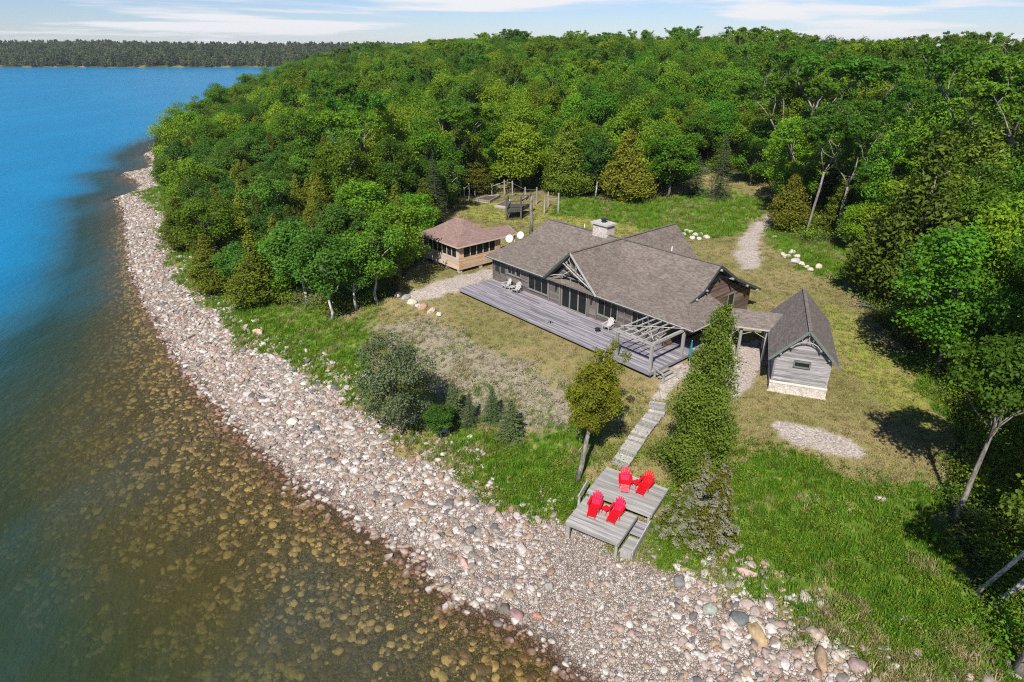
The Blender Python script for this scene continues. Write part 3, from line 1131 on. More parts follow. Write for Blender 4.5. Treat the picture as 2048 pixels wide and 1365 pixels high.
boulder(1358, 1167, 0.45, 'round bluish grey boulder where shingle meets grass')
boulder(1758, 1000, 0.32, 'white rock lying in the green meadow', sc=(.8, 1.3, .8))
boulder(460, 605, 0.5, 'white rock at the foot of the cedar on the bank', sc=(1.4, .8, .6))

# ------------------------------------------------------------------ leaves, trees
def leaf_mesh(name, cen, nor, size, aspect, r, lv=None, along=None):
    """rhombic leaf faces at cen with normals nor"""
    n = len(cen)
    nor = nor / (np.linalg.norm(nor, axis=1, keepdims=True) + 1e-9)
    ref = r.normal(size=(n, 3)) if along is None else along
    t = ref - nor * (ref * nor).sum(1, keepdims=True)
    t /= np.linalg.norm(t, axis=1, keepdims=True) + 1e-9
    b = np.cross(nor, t)
    size = np.broadcast_to(np.asarray(size, float), (n,))[:, None]
    v = np.empty((n, 4, 3))
    v[:, 0] = cen - t * size * .5
    v[:, 1] = cen + b * size * .5 * aspect + nor * size * .08
    v[:, 2] = cen + t * size * .5
    v[:, 3] = cen - b * size * .5 * aspect + nor * size * .08
    me = mesh_np(name, v.reshape(-1, 3), np.arange(n * 4), np.full(n, 4), False)
    if lv is None:
        lv = r.random(n)
    attr(me, 'lv', np.repeat(np.clip(lv, 0, 1), 4))
    return me


def sph(r, n):
    d = r.normal(size=(n, 3))
    return d / np.linalg.norm(d, axis=1, keepdims=True)


def clump_leaves(r, centers, radii, per, flat=0.75, up=0.5, out=0.5, rnd=0.7, shell=0.55):
    cen, nor, lv = [], [], []
    mid = centers.mean(0)
    for c, q in zip(centers, radii):
        m = max(4, int(per * (q / np.mean(radii)) ** 2))
        d = sph(r, m)
        d[:, 2] = np.where((d[:, 2] < -0.3) & (r.random(m) < .45), -d[:, 2], d[:, 2])
        rr = q * (shell + (1 - shell) * r.random(m)) * (1 + 0.18 * r.normal(size=m))
        p = c + d * rr[:, None] * np.array([1, 1, flat])
        cen.append(p)
        o = c - mid
        o = o / (np.linalg.norm(o) + 1e-6)
        nor.append(d * out + o * 0.25 + np.array([0, 0, up]) + r.normal(size=(m, 3)) * rnd)
        lv.append(np.clip(r.random(m) * .6 + r.random() * .5, 0, 1))
    return np.vstack(cen), np.vstack(nor), np.concatenate(lv)


def limb_mb(mb, a, b, r0, r1, r, n=4, sag=0.12, sides=5):
    a, b = np.array(a, float), np.array(b, float)
    L = np.linalg.norm(b - a)
    pts, rad_ = [], []
    off = r.normal(size=3) * L * sag * .5
    for i in range(n + 1):
        t = i / n
        p = a + (b - a) * t + off * math.sin(t * math.pi) + (r.normal(size=3) * L * .02 if 0 < i < n else 0)
        p[2] += math.sin(t * math.pi) * L * 0.05
        pts.append(p)
        rad_.append(r0 + (r1 - r0) * t)
    mb.tube(pts, rad_, sides, True)


def broad_proto(seed, h=14.0, rad_=3.6, base=0.30, ncl=40, per=250, leaf=0.29, lean=(0, 0), mat='leaf_broad', bark='bark', flatc=0.95, trunk_r=0.20, limb_f=.45, wob=.12):
    """trunk mesh and crown mesh of a broadleaf tree standing at the origin"""
    r = np.random.default_rng(seed)
    cz0, cz1 = h * base, h
    d = sph(r, ncl)
    q = 0.45 + 0.55 * r.random(ncl) ** 0.6
    c = d * q[:, None]
    c[:, 2] = np.where(c[:, 2] < -.75, c[:, 2] * .7, c[:, 2])
    ce = np.stack([c[:, 0] * rad_ * (1 - .12 * c[:, 2]), c[:, 1] * rad_ * (1 - .12 * c[:, 2]), (cz0 + cz1) / 2 + c[:, 2] * (cz1 - cz0) * .45], 1)
    ce[:, 0] += lean[0] * ce[:, 2]
    ce[:, 1] += lean[1] * ce[:, 2]
    cr = rad_ * (0.27 + 0.16 * r.random(ncl))
    P, Nn, lv = clump_leaves(r, ce, cr, per, flatc)
    crown = leaf_mesh('crown', P, Nn, leaf * (0.7 + .6 * r.random(len(P))), 0.75, r, lv)
    crown.materials.append(M[mat])
    mb = MB()
    pts = [(lean[0] * h * t + wob * r.normal() * (t > 0), lean[1] * h * t + wob * r.normal() * (t > 0), h * t * .82 - .3) for t in np.linspace(0, 1, 7)]
    mb.tube(pts, [trunk_r * (1.25 if i == 0 else 1 - i / 7.5) for i in range(7)], 7)
    for k in r.permutation(ncl)[:13]:
        t = np.clip((ce[k, 2] / h) * .62, base * .7, .78)
        limb_mb(mb, (lean[0] * h * t, lean[1] * h * t, h * t * .98), ce[k], trunk_r * limb_f, .03, r)
    trunk = mb.mesh('trunk', True)
    trunk.materials.append(M[bark])
    return trunk, crown


def cedar_proto(seed, h=10.0, rad_=2.0, ncl=150, per=75, leaf=0.24, base=0.04, mat='leaf_cedar', bark='bark_red', power=0.75, lean=(0, 0), trunk_r=.16, belly=0.16, lump=.2, cfac=1.0):
    r = np.random.default_rng(seed)
    f = r.random(ncl) ** 1.15
    prof = np.minimum(1, (f + .02) / belly) ** .6 * (1 - f) ** power
    prof = np.maximum(prof, .07)
    a = r.uniform(0, 6.283, ncl)
    lob = 1 + lump * np.sin(a * 3 + seed + f * 9) * np.cos(f * 17 + a + seed) + lump * .6 * r.normal(size=ncl) * .7
    q = rad_ * prof * lob * (0.62 + .38 * r.random(ncl))
    z = h * (base + f * (1 - base))
    ce = np.stack([np.cos(a) * q, np.sin(a) * q, z], 1)
    ce[:, 0] += lean[0] * z
    ce[:, 1] += lean[1] * z
    cr = rad_ * (0.12 + .30 * prof) * (0.7 + .6 * r.random(ncl)) * cfac
    P, Nn, lv = clump_leaves(r, ce, cr, per, 1.15, 0.35, 0.7, 0.75, .35)
    ax = np.stack([P[:, 0] - lean[0] * P[:, 2], P[:, 1] - lean[1] * P[:, 2], np.full(len(P), rad_ * .9)], 1) + r.normal(size=P.shape) * rad_ * .4
    crown = leaf_mesh('crown', P, Nn, leaf * (0.7 + .6 * r.random(len(P))), 0.5, r, lv, ax)
    crown.materials.append(M[mat])
    mb = MB()
    mb.tube([(lean[0] * h * t, lean[1] * h * t, h * t * .96 - .2) for t in np.linspace(0, 1, 6)], [trunk_r * (1.2 if i == 0 else 1 - i / 5.4) for i in range(6)], 6)
    for k in r.permutation(ncl)[:16]:
        limb_mb(mb, (lean[0] * z[k], lean[1] * z[k], z[k] * .93), ce[k], trunk_r * .25, .015, r, 2)
    trunk = mb.mesh('trunk', True)
    trunk.materials.append(M[bark])
    return trunk, crown


def spruce_proto(seed, h=8.0, rad_=1.7, whorls=26, per=9, leaf=0.17, nneedle=46, base=.03, mat='leaf_spruce', bark='bark', droop=.28, dens=1.0, trunk_r=.11):
    r = np.random.default_rng(seed)
    cen, nor, al = [], [], []
    mb = MB()
    mb.tube([(0, 0, h * t - .15 * (t == 0)) for t in np.linspace(0, 1, 6)], [trunk_r * (1 - i / 5.3) for i in range(6)], 6)
    for w in range(whorls):
        f = (w + r.random() * .6) / whorls
        z = h * (base + f * (1 - base) * .97)
        L0 = rad_ * (1 - f) ** .85 + .08
        a0 = r.uniform(0, 6.28)
        for b in range(per):
            if r.random() > dens:
                continue
            a = a0 + 6.283 * b / per + r.normal() * .16
            L = L0 * r.uniform(.72, 1.12)
            d = np.array([math.cos(a), math.sin(a), 0])
            side = np.array([-d[1], d[0], 0])
            m = max(6, int(nneedle * L / rad_))
            t = r.random(m) ** .75
            wd = L * .30 * (1 - .75 * t) * r.uniform(-1, 1, m)
            zz = z - droop * L * t + .16 * L * t ** 2.5 + r.normal(size=m) * .03
            cen.append(d * (L * t)[:, None] + side * wd[:, None] + np.stack([0 * t, 0 * t, zz], 1))
            nor.append(np.tile([0, 0, 1.0], (m, 1)) + d * .3 + r.normal(size=(m, 3)) * .42)
            al.append(np.tile(d, (m, 1)) + side * (np.sign(wd) * .7)[:, None])
            mb.tube([(0, 0, z), tuple(d * L * .9 + np.array([0, 0, z - droop * L * .75]))], [.022, .008], 4, False)
    P, Nn, A = np.vstack(cen), np.vstack(nor), np.vstack(al)
    rr = np.hypot(P[:, 0], P[:, 1]) / rad_
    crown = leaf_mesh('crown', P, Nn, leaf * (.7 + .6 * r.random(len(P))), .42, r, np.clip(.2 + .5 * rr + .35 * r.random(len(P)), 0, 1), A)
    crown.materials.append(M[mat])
    trunk = mb.mesh('trunk', True)
    trunk.materials.append(M[bark])
    return trunk, crown


def forked_proto(seed, h=18.0, spread=4.0, fork=0.5, depth=4, leaf=.27, per=62, mat='leaf_broad', bark='bark_pale', trunk_r=.19, lean=(0, 0), leafy=.75):
    """tall tree with long bare trunk, forking limbs and a thin crown"""
    r = np.random.default_rng(seed)
    mb = MB()
    tips = []
    f0 = np.array([lean[0] * h * fork, lean[1] * h * fork, h * fork])
    pts = [np.array([lean[0] * h * fork * t, lean[1] * h * fork * t, h * fork * t - .3 * (t == 0)]) + (r.normal(size=3) * .1 * (0 < t < 1)) for t in np.linspace(0, 1, 5)]
    mb.tube(pts, [trunk_r * (1.25, 1, .93, .87, .8)[i] for i in range(5)], 7)

    def grow(p, d, L, q, lev):
        e = p + d * L
        limb_mb(mb, p, e, q, q * .62, r, 3, .10)
        if lev <= 1:
            tips.append(e)
            tips.append(p + d * L * .55 + r.normal(size=3) * .25)
        if lev == 0:
            return
        for _ in range(2 if r.random() < .6 else 3):
            nd = d * .9 + r.normal(size=3) * .48 + np.array([0, 0, .16])
            nd /= np.linalg.norm(nd)
            grow(e, nd, L * r.uniform(.58, .8), q * .6, lev - 1)
    nf = 3
    a0 = r.uniform(0, 6.28)
    for k in range(nf):
        a = a0 + 6.283 * k / nf + r.normal() * .3
        d = np.array([math.cos(a) * .5 * spread / 4, math.sin(a) * .5 * spread / 4, 1.0])
        d /= np.linalg.norm(d)
        grow(f0, d, h * (1 - fork) * .42, trunk_r * .55, depth - 1)
    tips = np.array(tips)
    tips = tips[r.random(len(tips)) < leafy]
    P, Nn, lv = clump_leaves(r, tips, np.full(len(tips), .55) * r.uniform(.7, 1.4, len(tips)), per, .7, .6, .4, .7, .3)
    crown = leaf_mesh('crown', P, Nn, leaf * (.7 + .6 * r.random(len(P))), .75, r, lv)
    crown.materials.append(M[mat])
    trunk = mb.mesh('trunk', True)
    trunk.materials.append(M[bark])
    return trunk, crown


PROTO = {
    'broad': [broad_proto(11, 15, 3.7), broad_proto(12, 16.5, 4.1, .24, 44), broad_proto(13, 14, 3.3, .18, 38), broad_proto(14, 17, 3.5, .28, 42), broad_proto(15, 13, 3.9, .12, 44), broad_proto(16, 15.5, 4.3, .22, 46)],
    'aspen': [broad_proto(21, 12, 2.4, .26, 42, 200, .24, mat='leaf_aspen', bark='bark_white', trunk_r=.15), broad_proto(22, 11, 2.7, .22, 44, 200, .24, mat='leaf_aspen', bark='bark_white', trunk_r=.15)],
    'cedar': [cedar_proto(31, 11, 2.0), cedar_proto(32, 10, 2.3, 160), cedar_proto(33, 12, 1.9, 160), cedar_proto(34, 9, 2.2)],
    'spruce': [spruce_proto(41, 8, 1.7), spruce_proto(42, 10, 1.9, 30)],
    'forked': [forked_proto(51, 19, 4.5, .48, leafy=.95), forked_proto(52, 18, 4, .55, leafy=.8), forked_proto(53, 17, 5, .42, leafy=.9)],
    'dead': [forked_proto(61, 12, 3, .5, 4, .2, 3, 'leaf_dead', 'bark_pale', .12, leafy=.3)],
}
PROTO_H = {'broad': [15, 16.5, 14, 17, 13, 15.5], 'aspen': [12, 11], 'cedar': [11, 10, 12, 9], 'spruce': [8, 10], 'forked': [19, 18, 17], 'dead': [12]}
PROTO_R = {'broad': [3.7, 4.1, 3.3, 3.5, 3.9, 4.3], 'aspen': [2.4, 2.7], 'cedar': [2, 2.3, 1.9, 2.2], 'spruce': [1.7, 1.9], 'forked': [3.4, 3.2, 3.6], 'dead': [2.2]}
NAMES = {'broad': ('broadleaf_tree', 'broadleaf tree'), 'aspen': ('aspen_tree', 'aspen'), 'cedar': ('cedar_tree', 'cedar'), 'spruce': ('spruce_tree', 'spruce'),
         'forked': ('tall_forked_tree', 'tree'), 'dead': ('dead_tree', 'dead tree')}


def tree_obj(name, meshes, loc, sx, sz, rz, label, cat, group=None, tilt=(0, 0)):
    e = empty(name, loc)
    e.rotation_euler = (Matrix.Rotation(tilt[1], 3, 'Y') @ Matrix.Rotation(tilt[0], 3, 'X') @ Matrix.Rotation(rz, 3, 'Z')).to_euler()
    e.scale = (sx, sx, sz)
    for nm, me in zip(('trunk', 'crown'), meshes):
        o = bpy.data.objects.new(nm, me)
        col.objects.link(o)
        o.parent = e
    tag(e, label, cat, group)
    return e


PLANTED = []


def plant(kind, base, toppy, wpx, label, var=None, tilt=(0, 0), name=None, rz=None):
    """a tree whose foot is seen at pixel base and whose top reaches row toppy"""
    p = gp(*base)
    h = max(1.5, top_z(base[0], toppy, p.y) - p.z)
    v = rng.integers(len(PROTO[kind])) if var is None else var
    slant = math.sqrt(p.x ** 2 + p.y ** 2 + (CAM_H - p.z - h / 2) ** 2)
    rw = wpx / 2 * slant / FPX
    nm, cat = NAMES[kind]
    PLANTED.append((p.x, p.y, rw))
    return tree_obj(name or nm, PROTO[kind][v], (p.x, p.y, p.z - .05), rw / PROTO_R[kind][v], h / PROTO_H[kind][v], rng.uniform(0, 6.28) if rz is None else rz, label, cat, None, tilt)


# trees along the edge of the clearing, left to right
plant('cedar', (430, 585), 470, 80, 'olive cedar on the bank nearest the cobble shore')
plant('cedar', (372, 500), 395, 70, 'narrow cedar at the head of the cobble beach grass strip')
plant('cedar', (520, 608), 485, 105, 'yellowish round cedar standing to the ground beside the brushy bank', 3)
plant('aspen', (612, 606), 430, 110, 'aspen with a crooked bare brown trunk beside the yellowish cedar', 0)
plant('aspen', (665, 641), 455, 120, 'aspen with the whitest trunk, nearest the tall grass', 1)
plant('aspen', (714, 620), 470, 90, 'aspen with thin white trunk, second from the stone edging', 0)
plant('aspen', (756, 606), 440, 110, 'aspen with straight white trunk beside the stone edging', 1)
plant('broad', (800, 560), 400, 120, 'rounded green tree at the corner beside the summer house path', 4)
plant('spruce', (872, 445), 300, 62, 'greyish spruce with bare lower trunk behind the summer house', 1)
plant('broad', (830, 500), 380, 90, 'low leafy tree against the summer house back wall', 4)
plant('aspen', (895, 425), 320, 70, 'slim leafy tree at the end of the garden fence', 1)
plant('forked', (912, 395), 205, 110, 'large old tree with thick dark forked trunk behind the garden fence', 0)
plant('cedar', (957, 388), 285, 62, 'small pointed cedar at the garden fence corner', 2)
plant('broad', (1040, 384), 238, 110, 'bright green maple rising behind the garden fence', 4)
plant('cedar', (1130, 392), 245, 92, 'broad olive cedar behind the garden gate', 1)
plant('cedar', (1252, 402), 262, 98, 'broad olive cedar at the back of the meadow', 3)
plant('aspen', (1190, 394), 250, 60, 'slim leafy tree between the two broad olive cedars', 0)
plant('broad', (1335, 398), 250, 95, 'dark green maple at the corner of the back meadow', 2)
plant('spruce', (1390, 392), 305, 50, 'young spruce left of the drive at the back of the meadow', 0)
plant('spruce', (1437, 398), 255, 56, 'thin half bare spruce left of the drive', 1)
plant('broad', (1500, 372), 270, 70, 'young maple just left of the drive bend', 4)
plant('cedar', (1572, 458), 348, 76, 'dark bushy juniper right beside the drive', 3)
plant('forked', (1548, 400), 150, 120, 'tall tree with grey forked trunk left of the drive', 0)
plant('forked', (1606, 372), 105, 130, 'tallest pale forked trunk standing beside the drive', 1)
plant('forked', (1612, 470), 230, 80, 'thin leaning pale trunk in the grass right of the drive', 1, (0, .08))
plant('forked', (1672, 478), 215, 95, 'thin twin pale trunk right of the drive', 2)
plant('broad', (1705, 505), 400, 62, 'small bright yellow green maple right of the white rocks', 4)
plant('cedar', (1768, 590), 350, 175, 'huge spreading olive cedar with leaning shaggy trunk', 1, (0, .16))
plant('cedar', (1800, 610), 275, 170, 'tall broad olive cedar behind the leaning shaggy trunk', 3)
plant('cedar', (1895, 560), 262, 150, 'tallest pointed olive cedar at the right side of the lawn', 0)
plant('cedar', (1850, 690), 475, 115, 'dense dark green cedar hanging over the mown lawn', 3)
plant('cedar', (1905, 735), 560, 80, 'small cedar in the shade right of the mown lawn', 2)
plant('broad', (1990, 800), 575, 130, 'bright green maple sapling over the shady grass right of the lawn', 4)
plant('broad', (2035, 700), 470, 130, 'deep green maple at the right margin above the lawn', 2)
plant('forked', (1980, 520), 100, 150, 'spreading pale limbed tree behind the tallest cedar', 2)
plant('forked', (1860, 470), 95, 130, 'tall thin crowned tree at the skyline gap', 1)
plant('dead', (1420, 395), 330, 40, 'small bare dead tree beside the thin spruce')
plant('dead', (310, 315), 272, 40, 'bare drooping dead tree on the far tip of the beach')

# lower-right group of trunks in deep shade and the leaning aspen with its shadow on the lawn
p = gp(1910, 1040)
tree_obj('aspen_tree', broad_proto(71, 12.6, 2.7, .64, 30, 300, .22, (.03, -.01), 'leaf_broad', 'bark_pale', .6, .19, .26, .03), (p.x, p.y, p.z - .1), 1, 1, 0.6,
         'tall pale trunked tree casting its crown shadow on the lawn', 'tree')
PLANTED.append((p.x, p.y, 2))
for (bx_, by_, lab, kk, hh) in ((1952, 1186, 'leaning grey trunk, leftmost of three close together in deep shade', 0, 12), (1985, 1212, 'grey trunk in the middle of three close together in deep shade', 1, 13),
                                (2002, 1206, 'grey trunk, rightmost of three close together in deep shade', 0, 12.5)):
    p = gp(bx_, by_)
    tree_obj('spruce_tree', spruce_proto(80 + kk, hh + 3, 2.6, 14, 8, .22, 90, .56, 'leaf_spruce', 'bark_white', .2, .9, .13), (p.x, p.y, p.z - .1), 1, 1, rng.uniform(0, 6), lab, 'tree', None, (.06, .42))
    PLANTED.append((p.x, p.y, 2))
p = gp(2034, 1345)
tree_obj('birch_tree', broad_proto(75, 12, 2.6, .55, 26, 200, .22, (.05, .02), 'leaf_aspen', 'bark_pale', .7, .26), (p.x, p.y, p.z - .1), 1, 1, 2.0,
         'thick pale curved birch trunk at the bottom right corner', 'birch')
PLANTED.append((p.x, p.y, 2))
# trees just outside the right margin: their shade lies on the grass
for k, (x, y, s) in enumerate(((29.5, 24, 1.0), (31.5, 29, .9), (28.0, 18.5, .85), (34.5, 34.5, 1.0), (34, 22, 1.0), (36.5, 40, 1.0), (39, 47, 1.0))):
    tree_obj('broadleaf_tree', PROTO['broad'][k % 6], (x, y, tz(x, y) - .1), s * .85, s, rng.uniform(0, 6), 'leafy tree of the shady wood edge beyond the lower right trunks', 'tree', 'trees of the shady wood edge at lower right')
    PLANTED.append((x, y, 3))

# near individual trees
# tall cedar in front of the cottage corner, leaning slightly
p = gp(1365, 965)
h = top_z(1462, 598, p.y + 2.0) - p.z
tree_obj('cedar_tree', cedar_proto(91, 12.5, 2.3, 88, 470, .165, .03, 'leaf_cedar_green', 'bark_red', .62, (.10, .03), .2, .14, lump=.30, cfac=1.25), (p.x, p.y, p.z), 1, max(.5, h / 12.5), 0.0,
         'tall lush cedar standing in front of the cottage corner and pergola', 'cedar')
# small cedar on a bare leaning trunk
p = gp(1154, 962)
r_ = np.random.default_rng(95)
tk = MB()
q = [Vector((0, 0, -.2)), Vector((.25, .1, 1.2)), Vector((.45, .35, 2.6)), Vector((.7, .6, 4.2)), Vector((.95, .8, 6.4)), Vector((1.5, 1.2, 10.0))]
tk.tube(q, [.2, .17, .15, .12, .09, .02], 8)
ncl = 95
ce = r_.normal(size=(ncl, 3)) * np.array([.62, .62, 1.0])
ce = ce / np.maximum(1, np.linalg.norm(ce / np.array([1.3, 1.3, 1.9]), axis=1))[:, None] * 1.12 + np.array([.85, .8, 6.0])
ce2 = r_.normal(size=(16, 3)) * np.array([.5, .5, .5]) + np.array([1.4, 1.2, 8.7])
ceA = np.vstack([ce, ce2])
P, Nn, lv = clump_leaves(r_, ceA, np.concatenate([np.full(ncl, .50), np.full(16, .38)]) * r_.uniform(.7, 1.3, ncl + 16), 190, 1.1, .35, .7, .75, .35)
for k in range(0, ncl + 16, 7):
    limb_mb(tk, q[3] if k < ncl else q[4], ceA[k], .035, .012, r_, 2)
tm = tk.mesh('trunk', True)
tm.materials.append(M['bark_pale'])
cm = leaf_mesh('crown', P, Nn, .16 * (.7 + .6 * r_.random(len(P))), .5, r_, lv)
cm.materials.append(M['leaf_cedar_lime'])
tree_obj('cedar_tree', (tm, cm), (p.x, p.y, p.z), 1.1, 1, 0, 'small cedar on a bare leaning trunk beside the wooden steps', 'cedar')
# dark grey-green tree above the cobbles
p = gp(805, 872)
tree_obj('willow_tree', broad_proto(96, 9.2, 2.75, .05, 40, 400, .155, (-.04, .0), 'leaf_grey', 'bark_pale', .9, .10), (p.x, p.y, p.z), 1, 1, 0, 'dark grey green bushy tree at the top of the cobble shore', 'tree')
# young spruces on the bank
for (bx_, by_, tpy, w, lab) in ((908, 838, 768, 46, 'light green young spruce beside the dark bushy tree'), (940, 852, 790, 36, 'smallest bluish young spruce on the bank'),
                                (985, 842, 782, 44, 'bluish young spruce, upper of the two on the right of the bank'), (1022, 878, 805, 62, 'widest bluish young spruce on the bank, lowest of the four')):
    plant('spruce', (bx_, by_), tpy - 10, w * 1.2, lab, 0)
plant('aspen', (880, 880), 808, 62, 'round leafy shrub at the foot of the young spruces', 1, name='shrub')
# grey half-dead spruces below the tall cedar
for (bx_, by_, hh, rr, lab, sd) in ((1418, 1085, 6.2, 1.9, 'half dead grey spruce right of the lower deck', 97), (1362, 1062, 3.6, 1.7, 'low sprawling grey spruce against the lower deck steps', 98), (1392, 1000, 4.0, 1.5, 'grey twiggy spruce below the tall lush cedar', 99)):
    p = gp(bx_, by_)
    e = tree_obj('spruce_tree', spruce_proto(sd, hh, rr, 24, 9, .13, 120, .04, 'leaf_dead', 'bark_pale', .34, .62, .09), (p.x, p.y, p.z), 1, 1, 0, lab, 'spruce', None, (0, .04))
    r_ = np.random.default_rng(sd + 50)
    k = 5200
    f = r_.random(k) ** 1.2
    a = r_.uniform(0, 6.28, k)
    qq = rr * (1 - f) ** .85 * r_.uniform(.55, 1.05, k)
    Pp = np.stack([np.cos(a) * qq, np.sin(a) * qq, hh * f * .95 - .2 * qq], 1)
    keep_ = fbm(a * 2, f * 5, sd) > .02
    gm = leaf_mesh('green_needles', Pp[keep_], np.tile([0, 0, 1.], (keep_.sum(), 1)) + r_.normal(size=(keep_.sum(), 3)) * .4, .2, .45, r_)
    gm.materials.append(M['leaf_cedar'])
    o = bpy.data.objects.new('green_needles', gm)
    col.objects.link(o)
    o.parent = e

# the wood: a jittered grid of trees
sx_, sy_ = np.meshgrid(np.arange(-215, 330, 4.3), np.arange(8, 610, 4.3))
fx = (sx_ + rng.uniform(-1.9, 1.9, sx_.shape)).ravel()
fy = (sy_ + rng.uniform(-1.9, 1.9, sx_.shape)).ravel()
pre = (np.abs(fx) < 0.92 * fy + 14) & inside(FOREST_FAR, fx, fy)
fx, fy = fx[pre], fy[pre]
fd = coast_d(fx, fy)
ok = forest_mask(fx, fy, fd)
fx, fy, fd = fx[ok], fy[ok], fd[ok]
ok = np.ones(len(fx), bool)
for (qx, qy, qr) in PLANTED:
    ok &= (fx - qx) ** 2 + (fy - qy) ** 2 > (1.2 + .55 * qr) ** 2
# nothing grows between the camera and the open right-hand lawn
ok &= ~((fy < 34) & (fx > 20))
ok &= ~((fy < 52) & (fx > 20) & (rng.random(len(fx)) < .2))
fx, fy, fd = fx[ok], fy[ok], fd[ok]
dist = np.hypot(fx, fy)
# thin out beyond 200 m, where crowns merge
thin = rng.random(len(fx)) < np.clip(1.25 - dist / 620, .35, 1)
fx, fy, fd, dist = fx[thin], fy[thin], fd[thin], dist[thin]
fz = terrain(fx, fy, fd)
kinds = []
edge_d = polydist(CLEAR, fx, fy, True)
for i in range(len(fx)):
    u = rng.random()
    px_, _ = proj(fx[i], fy[i], fz[i])
    if fd[i] < 32:
        k = 'cedar' if u < .62 else ('aspen' if u < .86 else 'broad')
    elif px_ < 860 and dist[i] < 135:
        k = 'broad' if u < .16 else ('aspen' if u < .58 else ('cedar' if u < .97 else 'forked'))
    elif px_ < 850:
        k = 'broad' if u < .42 else ('aspen' if u < .72 else ('cedar' if u < .96 else 'forked'))
    elif px_ < 1450:
        k = 'broad' if u < .80 else ('aspen' if u < .86 else ('cedar' if u < .93 else 'forked'))
    else:
        k = 'broad' if u < .60 else ('cedar' if u < .72 else ('forked' if u < .86 else 'aspen'))
    kinds.append(k)
order = np.argsort(dist)
cnt = 0
stuff_pts = {k: [] for k in PROTO}
COLX = [330, 420, 520, 640, 760, 900, 1000, 1120, 1240, 1360, 1480, 1620, 1760, 1900]
COLW = ['beside the far beach tip', 'above the head of the beach', 'above the olive bank cedar', 'above the crooked aspen trunk', 'above the white aspen trunks', 'above the summer house', 'behind the garden fence',
        'behind the broken stump trunk', 'behind the chimney', 'behind the rear gable', 'behind the young spruces', 'beside the drive bend', 'behind the white rocks', 'behind the leaning shaggy cedar', 'at the right margin']
ORD = ['nearest', 'second nearest', 'third nearest', 'fourth nearest', 'fifth nearest', 'sixth nearest', 'seventh nearest', 'eighth nearest', 'ninth nearest', 'tenth nearest', 'eleventh nearest', 'twelfth nearest', 'thirteenth nearest', 'fourteenth nearest'] + [w + ' nearest' for w in ('fifteenth', 'sixteenth', 'seventeenth', 'eighteenth', 'nineteenth', 'twentieth', 'twenty-first', 'twenty-second', 'twenty-third', 'twenty-fourth', 'twenty-fifth', 'twenty-sixth')] + ['farthest']
ORDN = {}
ADJ = {'broad': 'leafy green broadleaf tree', 'aspen': 'slim grey green aspen', 'cedar': 'olive green pointed cedar', 'forked': 'tall thin crowned forked tree', 'spruce': 'spruce', 'dead': 'dead tree'}
for i in order:
    k = kinds[i]
    v = rng.integers(len(PROTO[k]))
    px_, py_ = proj(fx[i], fy[i], fz[i])
    hs = rng.uniform(.82, 1.15)
    if k == 'cedar':
        hs *= rng.uniform(.75, 1.05)
    if fd[i] < 32:
        hs *= .82
    if edge_d[i] < 7:
        hs *= rng.uniform(.6, .9)
    ws = rng.uniform(.88, 1.18) * (1.0 if dist[i] < 180 else 1.0 + (dist[i] - 180) / 500)
    rz = rng.uniform(0, 6.283)
    if cnt < 260 and dist[i] < 190 and -60 < px_ < 2110:
        ci = int(np.searchsorted(COLX, px_))
        ORDN[(k, ci)] = ORDN.get((k, ci), 0) + 1
        tree_obj(NAMES[k][0], PROTO[k][v], (fx[i], fy[i], fz[i] - .1), ws, hs, rz, '%s %s %s' % (ORD[min(ORDN[(k, ci)], len(ORD)) - 1], ADJ[k], COLW[ci]), NAMES[k][1], ADJ[k] + 's of the wood')
        cnt += 1
    else:
        stuff_pts[k].append((fx[i], fy[i], fz[i] - .1, ws, hs, rz, v))
woodp = []
for k in ('broad', 'aspen', 'cedar', 'forked'):
    for v, (tm, cm) in enumerate(PROTO[k]):
        # one joined mesh object per kind for the far wood
        co_t = np.empty(len(tm.vertices) * 3, np.float32)
        tm.vertices.foreach_get('co', co_t)
        for me_ in (tm, cm):
            woodp.append((k, v, me_))
# each instance of the far wood is trunk and crown: two scatter entries per tree
names_sorted = []
pobjs = []
lookup = {}
for j, (k, v, me_) in enumerate(woodp):
    nm = 'wood_%03d' % j
    o = bpy.data.objects.new(nm, me_)
    pobjs.append(o)
    lookup.setdefault((k, v), []).append(j)
WOOD_COL = proto_collection('wood_protos', pobjs)
wp, wr, ws_, wi = [], [], [], []
for k, lst in stuff_pts.items():
    for (x, y, z, w, hs, rz, v) in lst:
        for j in lookup[(k, v)]:
            wp.append((x, y, z))
            wr.append((0, 0, rz))
            ws_.append((w, w, hs))
            wi.append(j)
scatter('distant_wood', np.array(wp), np.array(wr), np.array(ws_), np.array(wi), WOOD_COL, 'dense green wood covering the hill up to the skyline')

# far shore wood across the lake
farp = [broad_proto(201, 12, 3.4, .05, 18, 60, .8, mat='leaf_far'), cedar_proto(202, 12, 2.4, 40, 22, .8, mat='leaf_far'), broad_proto(203, 14, 3.2, .08, 18, 60, .8, mat='leaf_far')]
fobj = [bpy.data.objects.new('far_%d' % i, m[1]) for i, m in enumerate(farp)]
FAR_COL = proto_collection('far_protos', fobj)
n = 17000
x = rng.uniform(-1400, 500, n)
y = rng.uniform(1034, 1900, n) ** 1.0
y = 1034 + (y - 1034) * rng.random(n) ** .6
x2 = rng.uniform(-420, 100, 1500)
y2 = rng.uniform(620, 1040, 1500)
x = np.concatenate([x, x2])
y = np.concatenate([y, y2])
d = coast_d(x, y)
ok = (d > 4) & (np.abs(x) < .95 * y)
x, y, d = x[ok], y[ok], d[ok]
z = terrain(x, y, d) - .3
n = len(x)
s = rng.uniform(.55, 1.35, n)
